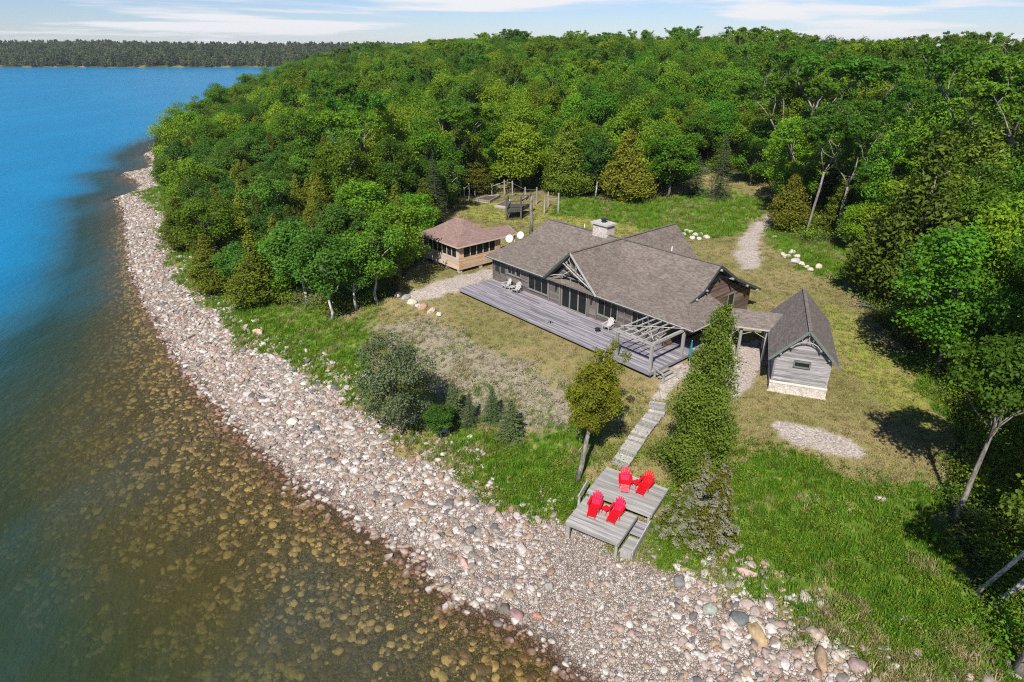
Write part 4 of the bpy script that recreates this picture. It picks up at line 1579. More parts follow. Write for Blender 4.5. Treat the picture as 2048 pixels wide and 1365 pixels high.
scatter('far_shore_wood', np.stack([x, y, z], 1), np.stack([0 * x, 0 * x, rng.uniform(0, 6.28, n)], 1), np.stack([s * 1.1, s * 1.1, s], 1), rng.integers(0, 3, n), FAR_COL,
        'dark green wood along the far shore of the lake')

# ------------------------------------------------------------------ grass and ground cover
def tuft(seed, nb, h, spread, w, bend=.5, mat='grass'):
    r = np.random.default_rng(seed)
    V, F, L = [], [], []
    for i in range(nb):
        a, q = r.uniform(0, 6.28), spread * math.sqrt(r.random())
        b = np.array([math.cos(a) * q, math.sin(a) * q, 0])
        hh = h * r.uniform(.55, 1.1)
        da = r.uniform(0, 6.28)
        d = np.array([math.cos(da), math.sin(da), 0]) * hh * bend * r.uniform(.3, 1.0)
        s = np.array([-math.sin(da), math.cos(da), 0]) * w
        m = b + d * .35 + np.array([0, 0, hh * .62])
        t = b + d + np.array([0, 0, hh])
        k = len(V)
        V += [b - s, b + s, m + s * .8, m - s * .8, t]
        F += [k, k + 1, k + 2, k + 3, k + 3, k + 2, k + 4]
        L += [4, 3]
    lv = np.repeat(r.random(nb), 5)
    me = mesh_np('tuft', np.array(V), F, L, False)
    attr(me, 'lv', lv)
    me.materials.append(M[mat])
    return bpy.data.objects.new('tuft_%d' % seed, me)


def herb(seed, nl, h, spread, leaf, mat):
    r = np.random.default_rng(seed)
    P = r.normal(size=(nl, 3)) * np.array([spread * .5, spread * .5, 0])
    P[:, 2] = h * r.random(nl) ** .7
    me = leaf_mesh('herb', P, np.tile([0, 0, 1.], (nl, 1)) + r.normal(size=(nl, 3)) * .7, leaf * (.6 + .8 * r.random(nl)), .6, r)
    me.materials.append(M[mat])
    return bpy.data.objects.new('herb_%d' % seed, me)


GR = {'tall': [tuft(1, 22, .38, .28, .016), tuft(2, 20, .48, .25, .016), tuft(3, 24, .30, .3, .018)],
      'dry': [tuft(4, 20, .40, .28, .016, .8, 'grass_dry'), tuft(5, 18, .5, .25, .016, .9, 'grass_dry')],
      'lawn': [tuft(6, 20, .09, .26, .013, .9, 'grass_lawn'), tuft(7, 20, .12, .24, .013, .9, 'grass_lawn'), tuft(8, 18, .10, .24, .013, .9, 'grass_dry')],
      'mown': [tuft(9, 20, .10, .26, .013, .8, 'grass'), tuft(10, 20, .10, .26, .013, .9, 'grass_lawn')],
      'brush': [herb(11, 26, .28, .30, .13, 'brush_pale'), herb(12, 22, .22, .34, .11, 'brush_pale'), tuft(13, 22, .32, .3, .014, 1.0, 'brush_pale')],
      'herb': [herb(14, 40, .30, .40, .10, 'leaf_herb'), herb(15, 46, .4, .45, .11, 'leaf_herb'), herb(16, 36, .25, .42, .10, 'leaf_broad')],
      'under': [herb(17, 190, 1.2, 1.1, .16, 'leaf_broad'), herb(18, 180, .9, 1.2, .15, 'leaf_herb'), herb(19, 180, 1.5, 1.0, .16, 'leaf_cedar')]}
GCOL = {k: proto_collection('gr_' + k, v) for k, v in GR.items()}


def area_pts(n, x0, x1, y0, y1):
    # denser where the camera is near
    y = y0 + (y1 - y0) * rng.random(n) ** 1.35
    half = np.minimum(0.95 * y + 8, 1e9)
    x = rng.uniform(-1, 1, n) * half
    k = (x > x0) & (x < x1)
    return x[k], y[k]


def occupied(x, y):
    o = np.zeros(len(x), bool)
    for p in FOOT:
        o |= inside(p, x, y)
    return o


def rect(x0, y0, th, s0, s1, t0, t1):
    u = (math.cos(th), math.sin(th))
    v = (-u[1], u[0])
    return np.array([[x0 + u[0] * s + v[0] * t, y0 + u[1] * s + v[1] * t] for s, t in ((s0, t0), (s1, t0), (s1, t1), (s0, t1))])


HX, HY, HT = -5.92, 65.51, -0.856         # cottage: front left corner of its deck
SX, SY, ST = 22.68, 43.40, -0.352         # shed: middle of its front wall
QX, QY, QT = -6.40, 72.36, 0.719          # summer house: front corner
FOOT = [rect(HX, HY, HT, -.1, 26.6, -.1, 20), rect(SX, SY, ST, -2.1, 2.1, -.1, 9.6), rect(QX, QY, QT, 0, 7, 0, 8)]


def ground_cover(name, key, n, maskf, smin, smax, label, x0=-110, x1=110, y0=13, y1=150):
    x, y = area_pts(n, x0, x1, y0, y1)
    d = coast_d(x, y)
    w = maskf(x, y, d)
    ok = (rng.random(len(x)) < w) & ~occupied(x, y)
    x, y, d = x[ok], y[ok], d[ok]
    z = terrain(x, y, d)
    ok = view_ok(x, y, z, 60)
    x, y, z = x[ok], y[ok], z[ok]
    m = len(x)
    rot = np.stack([rng.normal(size=m) * .12, rng.normal(size=m) * .12, rng.uniform(0, 6.28, m)], 1)
    s = rng.uniform(smin, smax, m) * (1 + np.clip(np.hypot(x, y) - 60, 0, 90) / 160)
    scatter(name, np.stack([x, y, z - .01], 1), rot, s, rng.integers(0, len(GR[key]), m), GCOL[key], label)
    return m


def m_open(x, y, d):
    e = beach_edge(x, y)
    return sstep(-.6, .9, d - e) * inside(CLEAR, x, y)


def m_strip(x, y, d):
    # the grassy strip between beach and wood on the far left
    e = beach_edge(x, y)
    return sstep(-.6, .9, d - e) * (d < 11.5) * (y > 55)


def dryness(x, y, d):
    return sstep(.12, .5, fbm(x / 2.2, y / 2.2, 47) + .45 * sstep(5.5, .5, d - beach_edge(x, y)) * sstep(4, 10, x))


def m_tall(x, y, d):
    return np.maximum(zone(Z_LUSH, x, y, 1.2) * m_open(x, y, d) * (1 - zone(Z_GRAVEL, x, y, .3, 23.)) * (.25 + .75 * sstep(-.3, .3, fbm(x / 2.5, y / 2.5, 41))) * (1 - .9 * dryness(x, y, d)), m_strip(x, y, d) * .8)


def m_bankgreen(x, y, d):
    # rank grass all along the foot of the bank
    b = sstep(18, 12, d) * m_open(x, y, d) * sstep(-.35, .25, fbm(x / 3, y / 3, 43))
    return b * (1 - zone(Z_GRAVEL, x, y, .3, 23.)) * (1 - .9 * dryness(x, y, d))


def m_lawn(x, y, d):
    return m_open(x, y, d) * (1 - zone(Z_LUSH, x, y, 1.)) * (1 - zone(Z_GRAVEL, x, y, .3, 23.)) * (1 - zone(Z_BRUSH, x, y, 1., 17.))


def m_mown(x, y, d):
    return m_open(x, y, d) * zone(Z_GREEN, x, y, 1.2, 19.)


def m_brush(x, y, d):
    return m_open(x, y, d) * zone(Z_BRUSH, x, y, 1.6, 17.)


def m_dry(x, y, d):
    a = m_open(x, y, d) * dryness(x, y, d)
    return a * np.maximum(np.maximum(zone(Z_LUSH, x, y, 1.2) * .7, sstep(19, 14, d)), sstep(13, 9, d - beach_edge(x, y)) * .8)


def m_herb(x, y, d):
    a = m_open(x, y, d) * sstep(-.15, .3, fbm(x / 1.6, y / 1.6, 51))
    return a * np.maximum(np.maximum(zone(Z_LUSH, x, y, 1.2) * .45, zone(Z_BRUSH, x, y, 1.) * .14), sstep(24, 15, d) * .6 * (1 - .8 * zone(Z_BRUSH, x, y, 1.))) * (1 - zone(Z_GRAVEL, x, y, .3, 23.))


def m_under(x, y, d):
    e = polydist(CLEAR, x, y, True)
    return forest_mask(x, y, d) * sstep(30, 6, e) * .8


CNT = [ground_cover('tall_grass', 'tall', 130000, m_tall, .7, 1.25, 'tall lush green grass on the bank and in the meadow'),
       ground_cover('bank_grass', 'tall', 60000, m_bankgreen, .5, 1.1, 'rank green grass along the foot of the bank'),
       ground_cover('lawn_grass', 'lawn', 130000, m_lawn, .8, 1.5, 'short dry tan and green lawn grass around the cottage'),
       ground_cover('mown_grass', 'mown', 60000, m_mown, .8, 1.5, 'mown green grass beside the shed'),
       ground_cover('dry_brush', 'brush', 110000, m_brush, .5, 1.0, 'pale dry brush covering the slope below the cottage deck'),
       ground_cover('dry_grass', 'dry', 120000, m_dry, .6, 1.1, 'straw coloured dry grass among the green'),
       ground_cover('herbs', 'herb', 150000, m_herb, .6, 1.15, 'low leafy green herbs scattered over the bank and meadow'),
       ground_cover('undergrowth', 'under', 16000, m_under, .6, 1.4, 'leafy undergrowth at the foot of the wood', -110, 130, 13, 170)]
#@@BUILDINGS@@
# ------------------------------------------------------------------ cottage
house = empty('lake_cottage', (HX, HY, 0), HT)
tag(house, 'long weathered lake cottage with grey shingle roof and twig gable', 'house')
TE, ZE, TB, ZB, TR, ZR = 4.24, 7.46, 9.38, 8.96, 11.76, 10.88
SC, WG = 12.89, 3.57
K1 = (ZB - ZE) / (TB - TE)


def add_uv_like(o):
    return o


def roof_part(polys, name, mat, parent, th=.17):
    """each plane gets its own local axes so that the shingle courses run along the eave"""
    out = []
    for pts in polys:
        P = [Vector(p) for p in pts]
        e = (P[1] - P[0]).normalized()
        nrm = Vector((0, 0, 0))
        for i in range(len(P)):
            nrm += (P[i] - P[0]).cross(P[(i + 1) % len(P)] - P[0])
        nrm.normalize()
        if nrm.z < 0:
            nrm = -nrm
        b = nrm.cross(e).normalized()
        mt = Matrix(((e.x, b.x, nrm.x, P[0].x), (e.y, b.y, nrm.y, P[0].y), (e.z, b.z, nrm.z, P[0].z), (0, 0, 0, 1)))
        inv = mt.inverted()
        L = [inv @ p for p in P]
        dn = inv.to_3x3() @ Vector((0, 0, -th))
        mb = MB()
        n = len(L)
        mb.v = [tuple(p) for p in L] + [tuple(p + dn) for p in L]
        mb.f = [tuple(range(n)), tuple(n + i for i in reversed(range(n)))] + [(i, n + i, n + (i + 1) % n, (i + 1) % n) for i in range(n)]
        o = mb.build(name, mat, parent)
        o.matrix_local = mt
        out.append(o)
    return out


RG = M['roof_grey']
roof_part([[(-.56, TE, ZE), (27.3, TE, ZE), (24.67, 7.1, ZE + K1 * (7.1 - TE)), (24.67, TB, ZB), (.89, TB, ZB)],
           [(.89, TB, ZB), (24.67, TB, ZB), (24.67, TR, ZR), (1.9, TR, ZR)],
           [(24.67, 15.2, 8.75), (.9, 15.2, 8.75), (1.9, TR, ZR), (24.67, TR, ZR)],
           [(24.67, 20.0, 6.62), (-.3, 20.0, 6.62), (.9, 15.2, 8.75), (24.67, 15.2, 8.75)],
           [(27.3, TE, ZE), (27.3, 10.6, ZE), (24.1, 10.6, ZE + .316 * 3.2), (24.1, 7.7, ZE + .316 * 3.2), (24.67, 7.1, ZE + K1 * (7.1 - TE))],
           [(SC - WG, 21.2, 7.47), (SC - WG, TE, 7.47), (SC, TE - .12, ZR + .01), (SC, 21.2, ZR + .01)],
           [(SC + WG, TE, 7.47), (SC + WG, 21.2, 7.47), (SC, 21.2, ZR + .01), (SC, TE - .12, ZR + .01)]], 'roof', RG, house)
# ridge caps
for a, b in (((1.9, TR, ZR + .02), (24.67, TR, ZR + .02)), ((SC, TE - .1, ZR + .03), (SC, 21.2, ZR + .03)), ((27.3, TE, ZE + .02), (24.67, 7.1, ZE + K1 * (7.1 - TE) + .02))):
    MB().bar(a, b, .26, .05).build('ridge_cap', RG, house)
# trim
for nm, a, b, w, h, mt in (('fascia', (-.5, TE - .03, ZE - .09), (SC - WG, TE - .03, ZE - .09), .05, .20, 'trim_dark'), ('fascia', (SC + WG, TE - .03, ZE - .09), (27.3, TE - .03, ZE - .09), .05, .20, 'trim_dark'),
                           ('gutter', (-.5, TE - .09, ZE - .02), (SC - WG, TE - .09, ZE - .02), .07, .07, 'trim_pale'), ('gutter', (SC + WG, TE - .09, ZE - .02), (27.3, TE - .09, ZE - .02), .07, .07, 'trim_pale'),
                           ('gutter', (27.36, TE, ZE - .03), (27.36, 10.6, ZE - .03), .07, .08, 'trim_pale'),
                           ('rake_board', (SC - WG - .05, TE - .16, 7.40), (SC, TE - .16, ZR - .06), .05, .24, 'trim_dark'), ('rake_board', (SC + WG + .05, TE - .16, 7.40), (SC, TE - .16, ZR - .06), .05, .22, 'trim_pale'),  # front gable: shade on the left rake put into its dark trim
                           ('rake_board', (24.70, 7.5, 8.30), (24.70, TB, ZB - .06), .05, .22, 'trim_dark'), ('rake_board', (24.70, TB, ZB - .06), (24.70, TR, ZR - .06), .05, .24, 'trim_dark'),
                           ('rake_board', (24.70, TR, ZR - .06), (24.70, 15.2, 8.69), .05, .24, 'trim_dark'), ('rake_board', (24.70, 15.2, 8.69), (24.70, 20.0, 6.56), .05, .24, 'trim_dark')):
    MB().bar(a, b, w, h).build(nm, M[mt], house)
# backing walls
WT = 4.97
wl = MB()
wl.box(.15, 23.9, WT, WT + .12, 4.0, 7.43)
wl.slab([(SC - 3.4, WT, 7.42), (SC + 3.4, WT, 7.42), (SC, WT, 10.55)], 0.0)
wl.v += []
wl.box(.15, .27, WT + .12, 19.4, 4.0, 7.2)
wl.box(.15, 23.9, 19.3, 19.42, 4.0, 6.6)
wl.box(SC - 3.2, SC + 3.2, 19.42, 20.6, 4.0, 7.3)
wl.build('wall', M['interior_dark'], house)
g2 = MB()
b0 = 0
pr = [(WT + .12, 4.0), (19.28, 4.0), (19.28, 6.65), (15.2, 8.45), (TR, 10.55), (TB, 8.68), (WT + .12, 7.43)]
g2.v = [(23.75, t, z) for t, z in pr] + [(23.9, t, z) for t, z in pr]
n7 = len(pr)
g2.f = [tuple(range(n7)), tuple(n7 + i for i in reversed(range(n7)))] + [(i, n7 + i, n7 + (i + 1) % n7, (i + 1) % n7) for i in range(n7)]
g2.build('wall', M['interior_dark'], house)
gr_ = MB()
gr_.v = [(SC - 3.35, 20.62, 7.2), (SC + 3.35, 20.62, 7.2), (SC, 20.62, 10.5)]
gr_.f = [(0, 2, 1)]
gr_.build('wall', M['siding_grey'], house)

OPEN = [(.35, 2.35, 4.6, 6.85), (2.62, 4.02, 6.0, 6.95), (4.06, 4.9, 6.0, 6.95), (6.05, 9.25, 5.15, 6.95), (11.15, 14.75, 4.6, 8.05), (16.1, 18.7, 5.3, 7.05), (20.3, 22.3, 5.2, 7.05)]


def siding_front(parent, plane_t, s0, s1, z0, z1, opens, topz, mat, course=.2, prefix='siding_board'):
    z = z0
    while z < z1 - .02:
        zt = min(z + course, z1)
        a, b = s0, s1
        if zt > topz(None):
            half = (10.55 - zt) / .958 - .05
            a, b = max(s0, SC - half), min(s1, SC + half)
            if b - a < .2:
                break
        cuts = sorted([(o[0], o[1]) for o in opens if o[2] < zt - .03 and o[3] > z + .03])
        cur = a
        for (c0, c1) in cuts + [(b, b)]:
            if c0 > cur + .08:
                e = min(c0, b)
                if e > cur + .08:
                    MB().box(cur, e, plane_t + rng.uniform(0, .012), plane_t + .06, z + .008, zt).build(prefix, mat, parent)
            cur = max(cur, c1)
        z = zt


siding_front(house, 4.90, .15, 23.9, 4.6, 9.9, OPEN, lambda _: 7.42, M['siding_grey'])
# right gable boards
zz = 4.4
while zz < 10.3:
    zt = zz + .21
    ts = []
    t0 = WT + .1
    if zt > 7.4:
        t0 = TB - (8.68 - zt) / .29 if zt < 8.68 else TB + (zt - 8.68) / .79
        t0 = max(t0, WT + .1)
    t1 = 19.25 if zt < 6.65 else (19.25 - (zt - 6.65) / .441 if zt < 8.45 else 15.2 - (zt - 8.45) / .61)
    if t1 - t0 > .3:
        segs = [(t0, t1)]
        if 5.6 < zz < 6.9:
            segs = [(t0, min(t1, 15.1)), (16.3, t1)]
        for a, b in segs:
            if b - a > .2:
                MB().box(23.9, 23.955 + rng.uniform(0, .015), a, b, zz + .01, zt).build('siding_board', M['siding_brown'], house)
    zz = zt
w = empty('window', (0, 0, 0), 0, house)
MB().box(23.9, 23.93, 15.15, 16.25, 5.75, 6.95).build('pane', M['window_glass'], w)
fm_ = MB()
for a, b in (((23.97, 15.1, 5.7), (23.97, 16.3, 5.7)), ((23.97, 15.1, 7.0), (23.97, 16.3, 7.0)), ((23.97, 15.13, 5.7), (23.97, 15.13, 7.0)), ((23.97, 16.27, 5.7), (23.97, 16.27, 7.0))):
    fm_.bar(a, b, .08)
fm_.build('frame', M['frame_grey'], w)
# log purlin ends in the right gable
for t, z in ((8.3, 8.45), (TB + .4, 8.95), (TR, 10.45), (14.0, 9.1), (17.0, 7.7), (19.2, 6.72)):
    MB().tube([(23.8, t, z), (24.85, t, z)], .11, 8).build('purlin', M['post_wood'], house)


def window_front(s0, s1, z0, z1, panes, mat_frame='frame_grey', glass='window_glass', transom=None, tt=4.93, rows=None):
    w = empty('window', (0, 0, 0), 0, house)
    fr_ = MB()
    for a, b in (((s0, tt - .05, z0), (s1, tt - .05, z0)), ((s0, tt - .05, z1), (s1, tt - .05, z1)), ((s0 + .03, tt - .05, z0), (s0 + .03, tt - .05, z1)), ((s1 - .03, tt - .05, z0), (s1 - .03, tt - .05, z1))):
        fr_.bar(a, b, .09, .09)
    for k in range(1, panes):
        s = s0 + (s1 - s0) * k / panes
        fr_.bar((s, tt - .03, z0), (s, tt - .03, z1), .05 if not transom else .12)
    if transom:
        fr_.bar((s0, tt - .05, transom), (s1, tt - .05, transom), .12, .12)
    fr_.build('frame', M[mat_frame], w)
    for k in range(panes):
        a, b = s0 + (s1 - s0) * k / panes, s0 + (s1 - s0) * (k + 1) / panes
        if transom:
            MB().box(a + .03, b - .03, tt, tt + .02, z0 + .03, transom - .03).build('pane', M[glass], w)
            MB().box(a + .03, b - .03, tt, tt + .02, transom + .03, z1 - .03).build('pane', M[glass], w)
        else:
            MB().box(a + .03, b - .03, tt, tt + .02, z0 + .03, z1 - .03).build('pane', M[glass], w)
    sl = MB().box(s0 - .08, s1 + .08, tt - .14, tt - .02, z0 - .10, z0 - .05).build('sill', M['frame_grey'], w)
    return w


window_front(2.66, 4.0, 6.02, 6.93, 2)
window_front(4.08, 4.88, 6.02, 6.93, 1)
window_front(6.1, 9.2, 5.2, 6.93, 3)
window_front(16.15, 18.65, 5.35, 7.02, 3)
window_front(20.35, 22.25, 5.25, 7.02, 3)
dd_ = window_front(11.2, 14.7, 4.68, 8.0, 3, transom=7.1)
dd_.name = 'glass_door'
for s0 in (.38, 1.38):
    dr = empty('door', (0, 0, 0), 0, house)
    MB().box(s0, s0 + .95, 4.88, 4.93, 4.64, 6.82).build('panel', M['siding_grey'], dr)
    MB().box(s0 + .15, s0 + .8, 4.855, 4.875, 5.75, 6.6).build('screen', M['screen_dark'], dr)
    MB().box(s0 + .85, s0 + .89, 4.82, 4.87, 5.6, 5.75).build('handle', M['black_iron'], dr)
for s in (.15, 9.32, 10.95, 14.95, 16.0, 19.5):
    MB().tube([(s, 4.84, 4.55), (s, 4.84, 7.42)], .08, 8).build('post', M['post_dark'], house)
# twig work in the front gable
tw = MB()
T0 = TE + .02
tw.tube([(SC - 1.15, T0, 9.62), (SC + .6, T0 + .02, 8.75), (SC + 3.25, T0, 7.62)], [.07, .07, .06], 7)
tw.tube([(SC - .95, T0 + .1, 9.75), (SC + .8, T0 + .12, 8.9), (SC + 3.3, T0 + .1, 7.72)], [.05, .05, .05], 7)
r_ = np.random.default_rng(5)
for k in range(11):
    f = .12 + .08 * k
    a = np.array([SC - 1.15 + 4.4 * f, T0 + .05, 9.62 - 2.0 * f])
    zr_ = ZR - .25 - .958 * max(0, (a[0] + .25 * (k % 3) - SC))
    b = np.array([a[0] + r_.uniform(-.5, .9), T0 + .05, 0])
    b[2] = ZR - .3 - .958 * abs(b[0] - SC)
    if b[2] > a[2] + .15:
        tw.tube([tuple(a), tuple((a + b) / 2 + r_.normal(size=3) * .06), tuple(b)], [.035, .03, .022], 5)
tw.tube([(SC - 3.2, T0 + .1, 7.6), (SC - 2.2, T0 + .05, 8.05), (SC - 1.2, T0 + .1, 8.25), (SC - .2, T0 + .1, 8.9)], [.07, .06, .05, .03], 6)
tw.tube([(SC - 2.9, T0 + .25, 7.5), (SC - 1.9, T0 + .2, 7.8), (SC - .5, T0 + .2, 8.7)], [.05, .045, .03], 6)
tw.tube([(SC + 3.1, T0 + .2, 7.45), (SC + 2.2, T0 + .3, 7.75), (SC + 1.4, T0 + .3, 8.4)], [.08, .07, .04], 6)
tw.build('twig_truss', M['beam_wood'], house, True)
# wall lamps beside the doors
for s in (10.45, 15.35):
    l = empty('wall_lamp', (0, 0, 0), 0, house)
    MB().box(s - .05, s + .05, 4.78, 4.90, 6.35, 6.75).build('bracket', M['black_iron'], l)
    MB().tube([(s, 4.74, 6.2), (s, 4.74, 6.55)], [.09, .06], 8).build('shade', M['black_iron'], l)
# chimney
ch = empty('chimney', (0, 0, 0), 0, house)
MB().box(9.2, 11.2, 11.35, 12.55, 9.4, 11.85).build('stack', M['masonry'], ch)
MB().box(9.02, 11.38, 11.17, 12.73, 11.86, 12.06).build('cap', M['concrete'], ch)
MB().tube([(10.2, 11.95, 12.06), (10.2, 11.95, 12.36)], .26, 10).tube([(10.2, 11.95, 12.36), (10.2, 11.95, 12.42)], .38, 10).build('flue', M['black_iron'], ch)
for s, t, z0, z1 in ((6.6, 12.9, 10.0, 11.0), (18.6, 12.6, 10.2, 11.15)):
    MB().tube([(s, t, z0), (s, t, z1)], .06, 8).build('vent_pipe', M['white_pvc'], house)

# ------------------------------------------------------------------ cottage deck
deck = empty('wooden_deck', (HX, HY, 0), HT)
tag(deck, 'long weathered purple grey plank deck along the cottage front', 'deck')
row = 0
t = 0.0
while t < 4.84:
    cuts = [0.0]
    c = rng.uniform(2.5, 6)
    while c < 25:
        cuts.append(c)
        c += rng.choice([4.2, 4.9, 5.5, 6.1])
    cuts.append(26.4)
    for a, b in zip(cuts[:-1], cuts[1:]):
        dz = rng.normal() * .002
        MB().box(a + .004, b - .004, t, t + .138, 4.56, 4.60 + dz).build('plank', M['deck_wood'], deck)
    t += .146
    row += 1
t = 4.90
while t < 8.2:
    MB().box(24.05, 26.4, t, t + .138, 4.56, 4.598).build('plank', M['deck_wood'], deck)
    t += .146
fr_ = MB()
fr_.box(0.02, 26.38, -.045, -.005, 4.36, 4.592)
fr_.box(-.045, -.005, 0, 4.85, 4.36, 4.592)
fr_.box(26.405, 26.445, 0, 8.2, 4.36, 4.592)
fr_.build('rim_joist', M['deck_wood'], deck)
jo = MB()
for s in np.arange(.6, 26.3, 1.6):
    jo.box(s - .03, s + .03, .02, 4.8, 4.34, 4.55)
jo.build('joists', M['dark_wood'], deck)
for s in list(np.arange(.3, 26.3, 3.25)) + [26.2]:
    MB().box(s - .09, s + .09, .25, .43, 3.85, 4.35).build('post', M['dark_wood'], deck)

# ------------------------------------------------------------------ pergola
per = empty('pergola', (HX, HY, 0), HT)
tag(per, 'open timber pergola with twig braces over the deck corner', 'pergola')
for s, t in ((22.65, .14), (26.25, .14), (26.25, 4.55)):
    MB().box(s - .11, s + .11, t - .11, t + .11, 4.61, 7.0).build('post', M['post_wood'], per)
MB().bar((22.4, .14, 7.12), (26.5, .14, 7.12), .16, .24).build('beam', M['beam_wood'], per)
MB().bar((26.25, .3, 7.125), (26.25, 4.75, 7.125), .16, .24).build('beam', M['beam_wood'], per)
for s in (22.65, 23.4, 24.1, 24.8, 25.5):
    MB().bar((s, -.05, 7.30), (s, 4.7, 7.30), .07, .10).build('rafter', M['beam_wood'], per)
tw = MB()
tw.tube([(22.5, .6, 7.42), (24.3, 2.4, 7.40), (26.4, 4.1, 7.42)], .035, 6)
tw.tube([(22.7, 4.0, 7.40), (24.4, 2.1, 7.42), (26.1, .4, 7.40)], .03, 6)
r_ = np.random.default_rng(8)
for k in range(7):
    s = 22.9 + .5 * k
    tw.tube([(s, 1.0 + .3 * (k % 3), 7.28), (s + .2, 1.4 + .3 * (k % 3), 6.95), (s + .45, 1.9 + .3 * (k % 3), 7.28)], [.03, .04, .025], 5)
tw.build('twig_brace', M['beam_wood'], per, True)
st_ = empty('deck_steps', (HX, HY, 0), HT)
tag(st_, 'short wooden steps with stub posts leaving the deck corner', 'steps')
for k in range(3):
    MB().box(26.5 + .34 * k, 26.82 + .34 * k, .5, 2.3, 4.36 - .15 * k, 4.41 - .15 * k).build('tread', M['step_wood'], st_)
for s, t in ((26.6, .42), (27.5, .42)):
    MB().box(s - .07, s + .07, t - .07, t + .07, 3.9, 5.0 if s < 27 else 4.75).build('post', M['post_wood'], st_)
MB().bar((26.6, .42, 4.95), (27.5, .42, 4.7), .06, .10).build('handrail', M['post_wood'], st_)

# ------------------------------------------------------------------ breezeway between cottage and shed (shed frame)
bw = empty('breezeway', (SX, SY, 0), ST)
tag(bw, 'small shingled breezeway roof on posts joining cottage and shed', 'breezeway')
roof_part([[(-7.4, 4.95, 7.0), (-1.7, 4.95, 7.0), (-1.0, 6.55, 8.0), (-7.4, 6.55, 8.0)], [(-1.7, 8.15, 7.0), (-7.4, 8.15, 7.0), (-7.4, 6.55, 8.0), (-1.0, 6.55, 8.0)]], 'roof', RG, bw, .14)
MB().bar((-7.3, 4.90, 6.93), (-2.2, 4.90, 6.93), .06, .14).build('fascia', M['trim_pale'], bw)
MB().bar((-7.2, 5.25, 6.80), (-2.3, 5.25, 6.80), .14, .16).build('beam', M['beam_wood'], bw)
MB().bar((-7.2, 7.85, 6.80), (-2.3, 7.85, 6.80), .14, .16).build('beam', M['beam_wood'], bw)
for s in (-5.5, -4.7, -2.6):
    for t in (5.25, 7.85):
        MB().tube([(s, t, 3.8), (s + .03, t, 6.73)], [.13, .11], 8).build('post', M['post_wood'], bw)
MB().tube([(-5.5, 5.25, 6.0), (-5.0, 5.25, 6.5), (-4.7, 5.25, 6.1)], .03, 5).build('twig_brace', M['beam_wood'], bw)
MB().tube([(-4.7, 5.25, 6.1), (-3.7, 5.25, 6.55), (-2.6, 5.25, 6.0)], .03, 5).build('twig_brace', M['beam_wood'], bw)

# ------------------------------------------------------------------ shed
shed = empty('storage_shed', (SX, SY, 0), ST)
tag(shed, 'small steep roofed grey board shed on a stone base', 'shed')
SE, SR, SW = 6.90, 9.59, 1.98
roof_part([[(2.5, -.5, SE), (2.5, 9.4, SE), (0, 9.4, SR), (0, -.5, SR)], [(-2.5, 9.4, SE), (-2.5, -.5, SE), (0, -.5, SR), (0, 9.4, SR)]], 'roof', M['roof_shed'], shed, .15)
MB().bar((0, -.5, SR + .02), (0, 9.4, SR + .02), .26, .05).build('ridge_cap', M['roof_shed'], shed)
for sg in (-1, 1):
    MB().bar((sg * 2.52, -.53, SE - .07), (0, -.53, SR - .07), .05, .20).build('rake_board', M['trim_green'], shed)
    MB().bar((sg * 2.53, -.5, SE - .09), (sg * 2.53, 9.4, SE - .09), .04, .14).build('fascia', M['trim_green'], shed)
wl = MB().box(-SW, SW, .06, 9.15, 4.7, 7.30)
wl.v += [(-SW, .07, 7.3), (SW, .07, 7.3), (0, .07, 9.32), (-SW, 9.14, 7.3), (SW, 9.14, 7.3), (0, 9.14, 9.32)]
wl.f += [(8, 9, 10), (13, 12, 11)]
wl.build('wall', M['siding_shed'], shed)
MB().box(-SW - .12, SW + .12, -.10, 9.25, 3.7, 4.66).build('stone_base', M['masonry'], shed)
MB().box(-SW - .2, SW + .2, -.30, -.11, 3.72, 3.96).build('sill_ledge', M['sill_stone'], shed)
MB().slab([(-SW - .14, -.14, 4.68), (SW + .14, -.14, 4.68), (SW + .14, .055, 4.78), (-SW - .14, .055, 4.78)], .06).build('water_table', M['sill_stone'], shed)
z = 4.79
while z < 9.1:
    zt = z + .185
    hw = SW if zt < 7.25 else (9.28 - zt) / 1.076 - .02
    if hw < .15:
        break
    segs = [(-hw, hw)]
    if z < 6.74 and zt > 6.24:
        segs = [(-hw, -.64), (.58, hw)]
    for a, b in segs:
        MB().box(a, b, rng.uniform(-.012, .0), .055, z + .007, zt).build('siding_board', M['siding_shed'], shed)
    z = zt
for sg in (-1, 1):
    MB().box(sg * SW - .07, sg * SW + .07, -.03, .09, 4.79, 7.0).build('corner_board', M['siding_shed'], shed)
w = empty('window', (0, 0, 0), 0, shed)
MB().box(-.56, .50, .02, .05, 6.30, 6.68).build('pane', M['window_glass'], w)
fm_ = MB()
for a, b in (((-.66, -.03, 6.26), (.60, -.03, 6.26)), ((-.66, -.03, 6.72), (.60, -.03, 6.72)), ((-.60, -.03, 6.26), (-.60, -.03, 6.72)), ((.54, -.03, 6.26), (.54, -.03, 6.72))):
    fm_.bar(a, b, .10, .10)
fm_.build('frame', M['trim_green'], w)
for s in (-1.75, -1.1, 0, 1.1, 1.75):
    z = SR - abs(s) * 1.076 - .33
    MB().tube([(s, -.42, z), (s, .1, z)], .10, 8).build('purlin', M['post_wood'], shed)
tw = MB()
arc = [(1.05 * math.cos(a), -.40, 7.75 + .85 * math.sin(a)) for a in np.linspace(math.pi * .95, math.pi * .05, 9)]
tw.tube(arc, .045, 6)
for k in range(1, 8):
    p_ = arc[k]
    tw.tube([p_, (p_[0] * 1.15 + .05 * (-1) ** k, -.40, min(SR - .3 - abs(p_[0]) * 1.1, p_[2] + .45))], .025, 5)
tw.build('twig_arch', M['beam_wood'], shed, True)

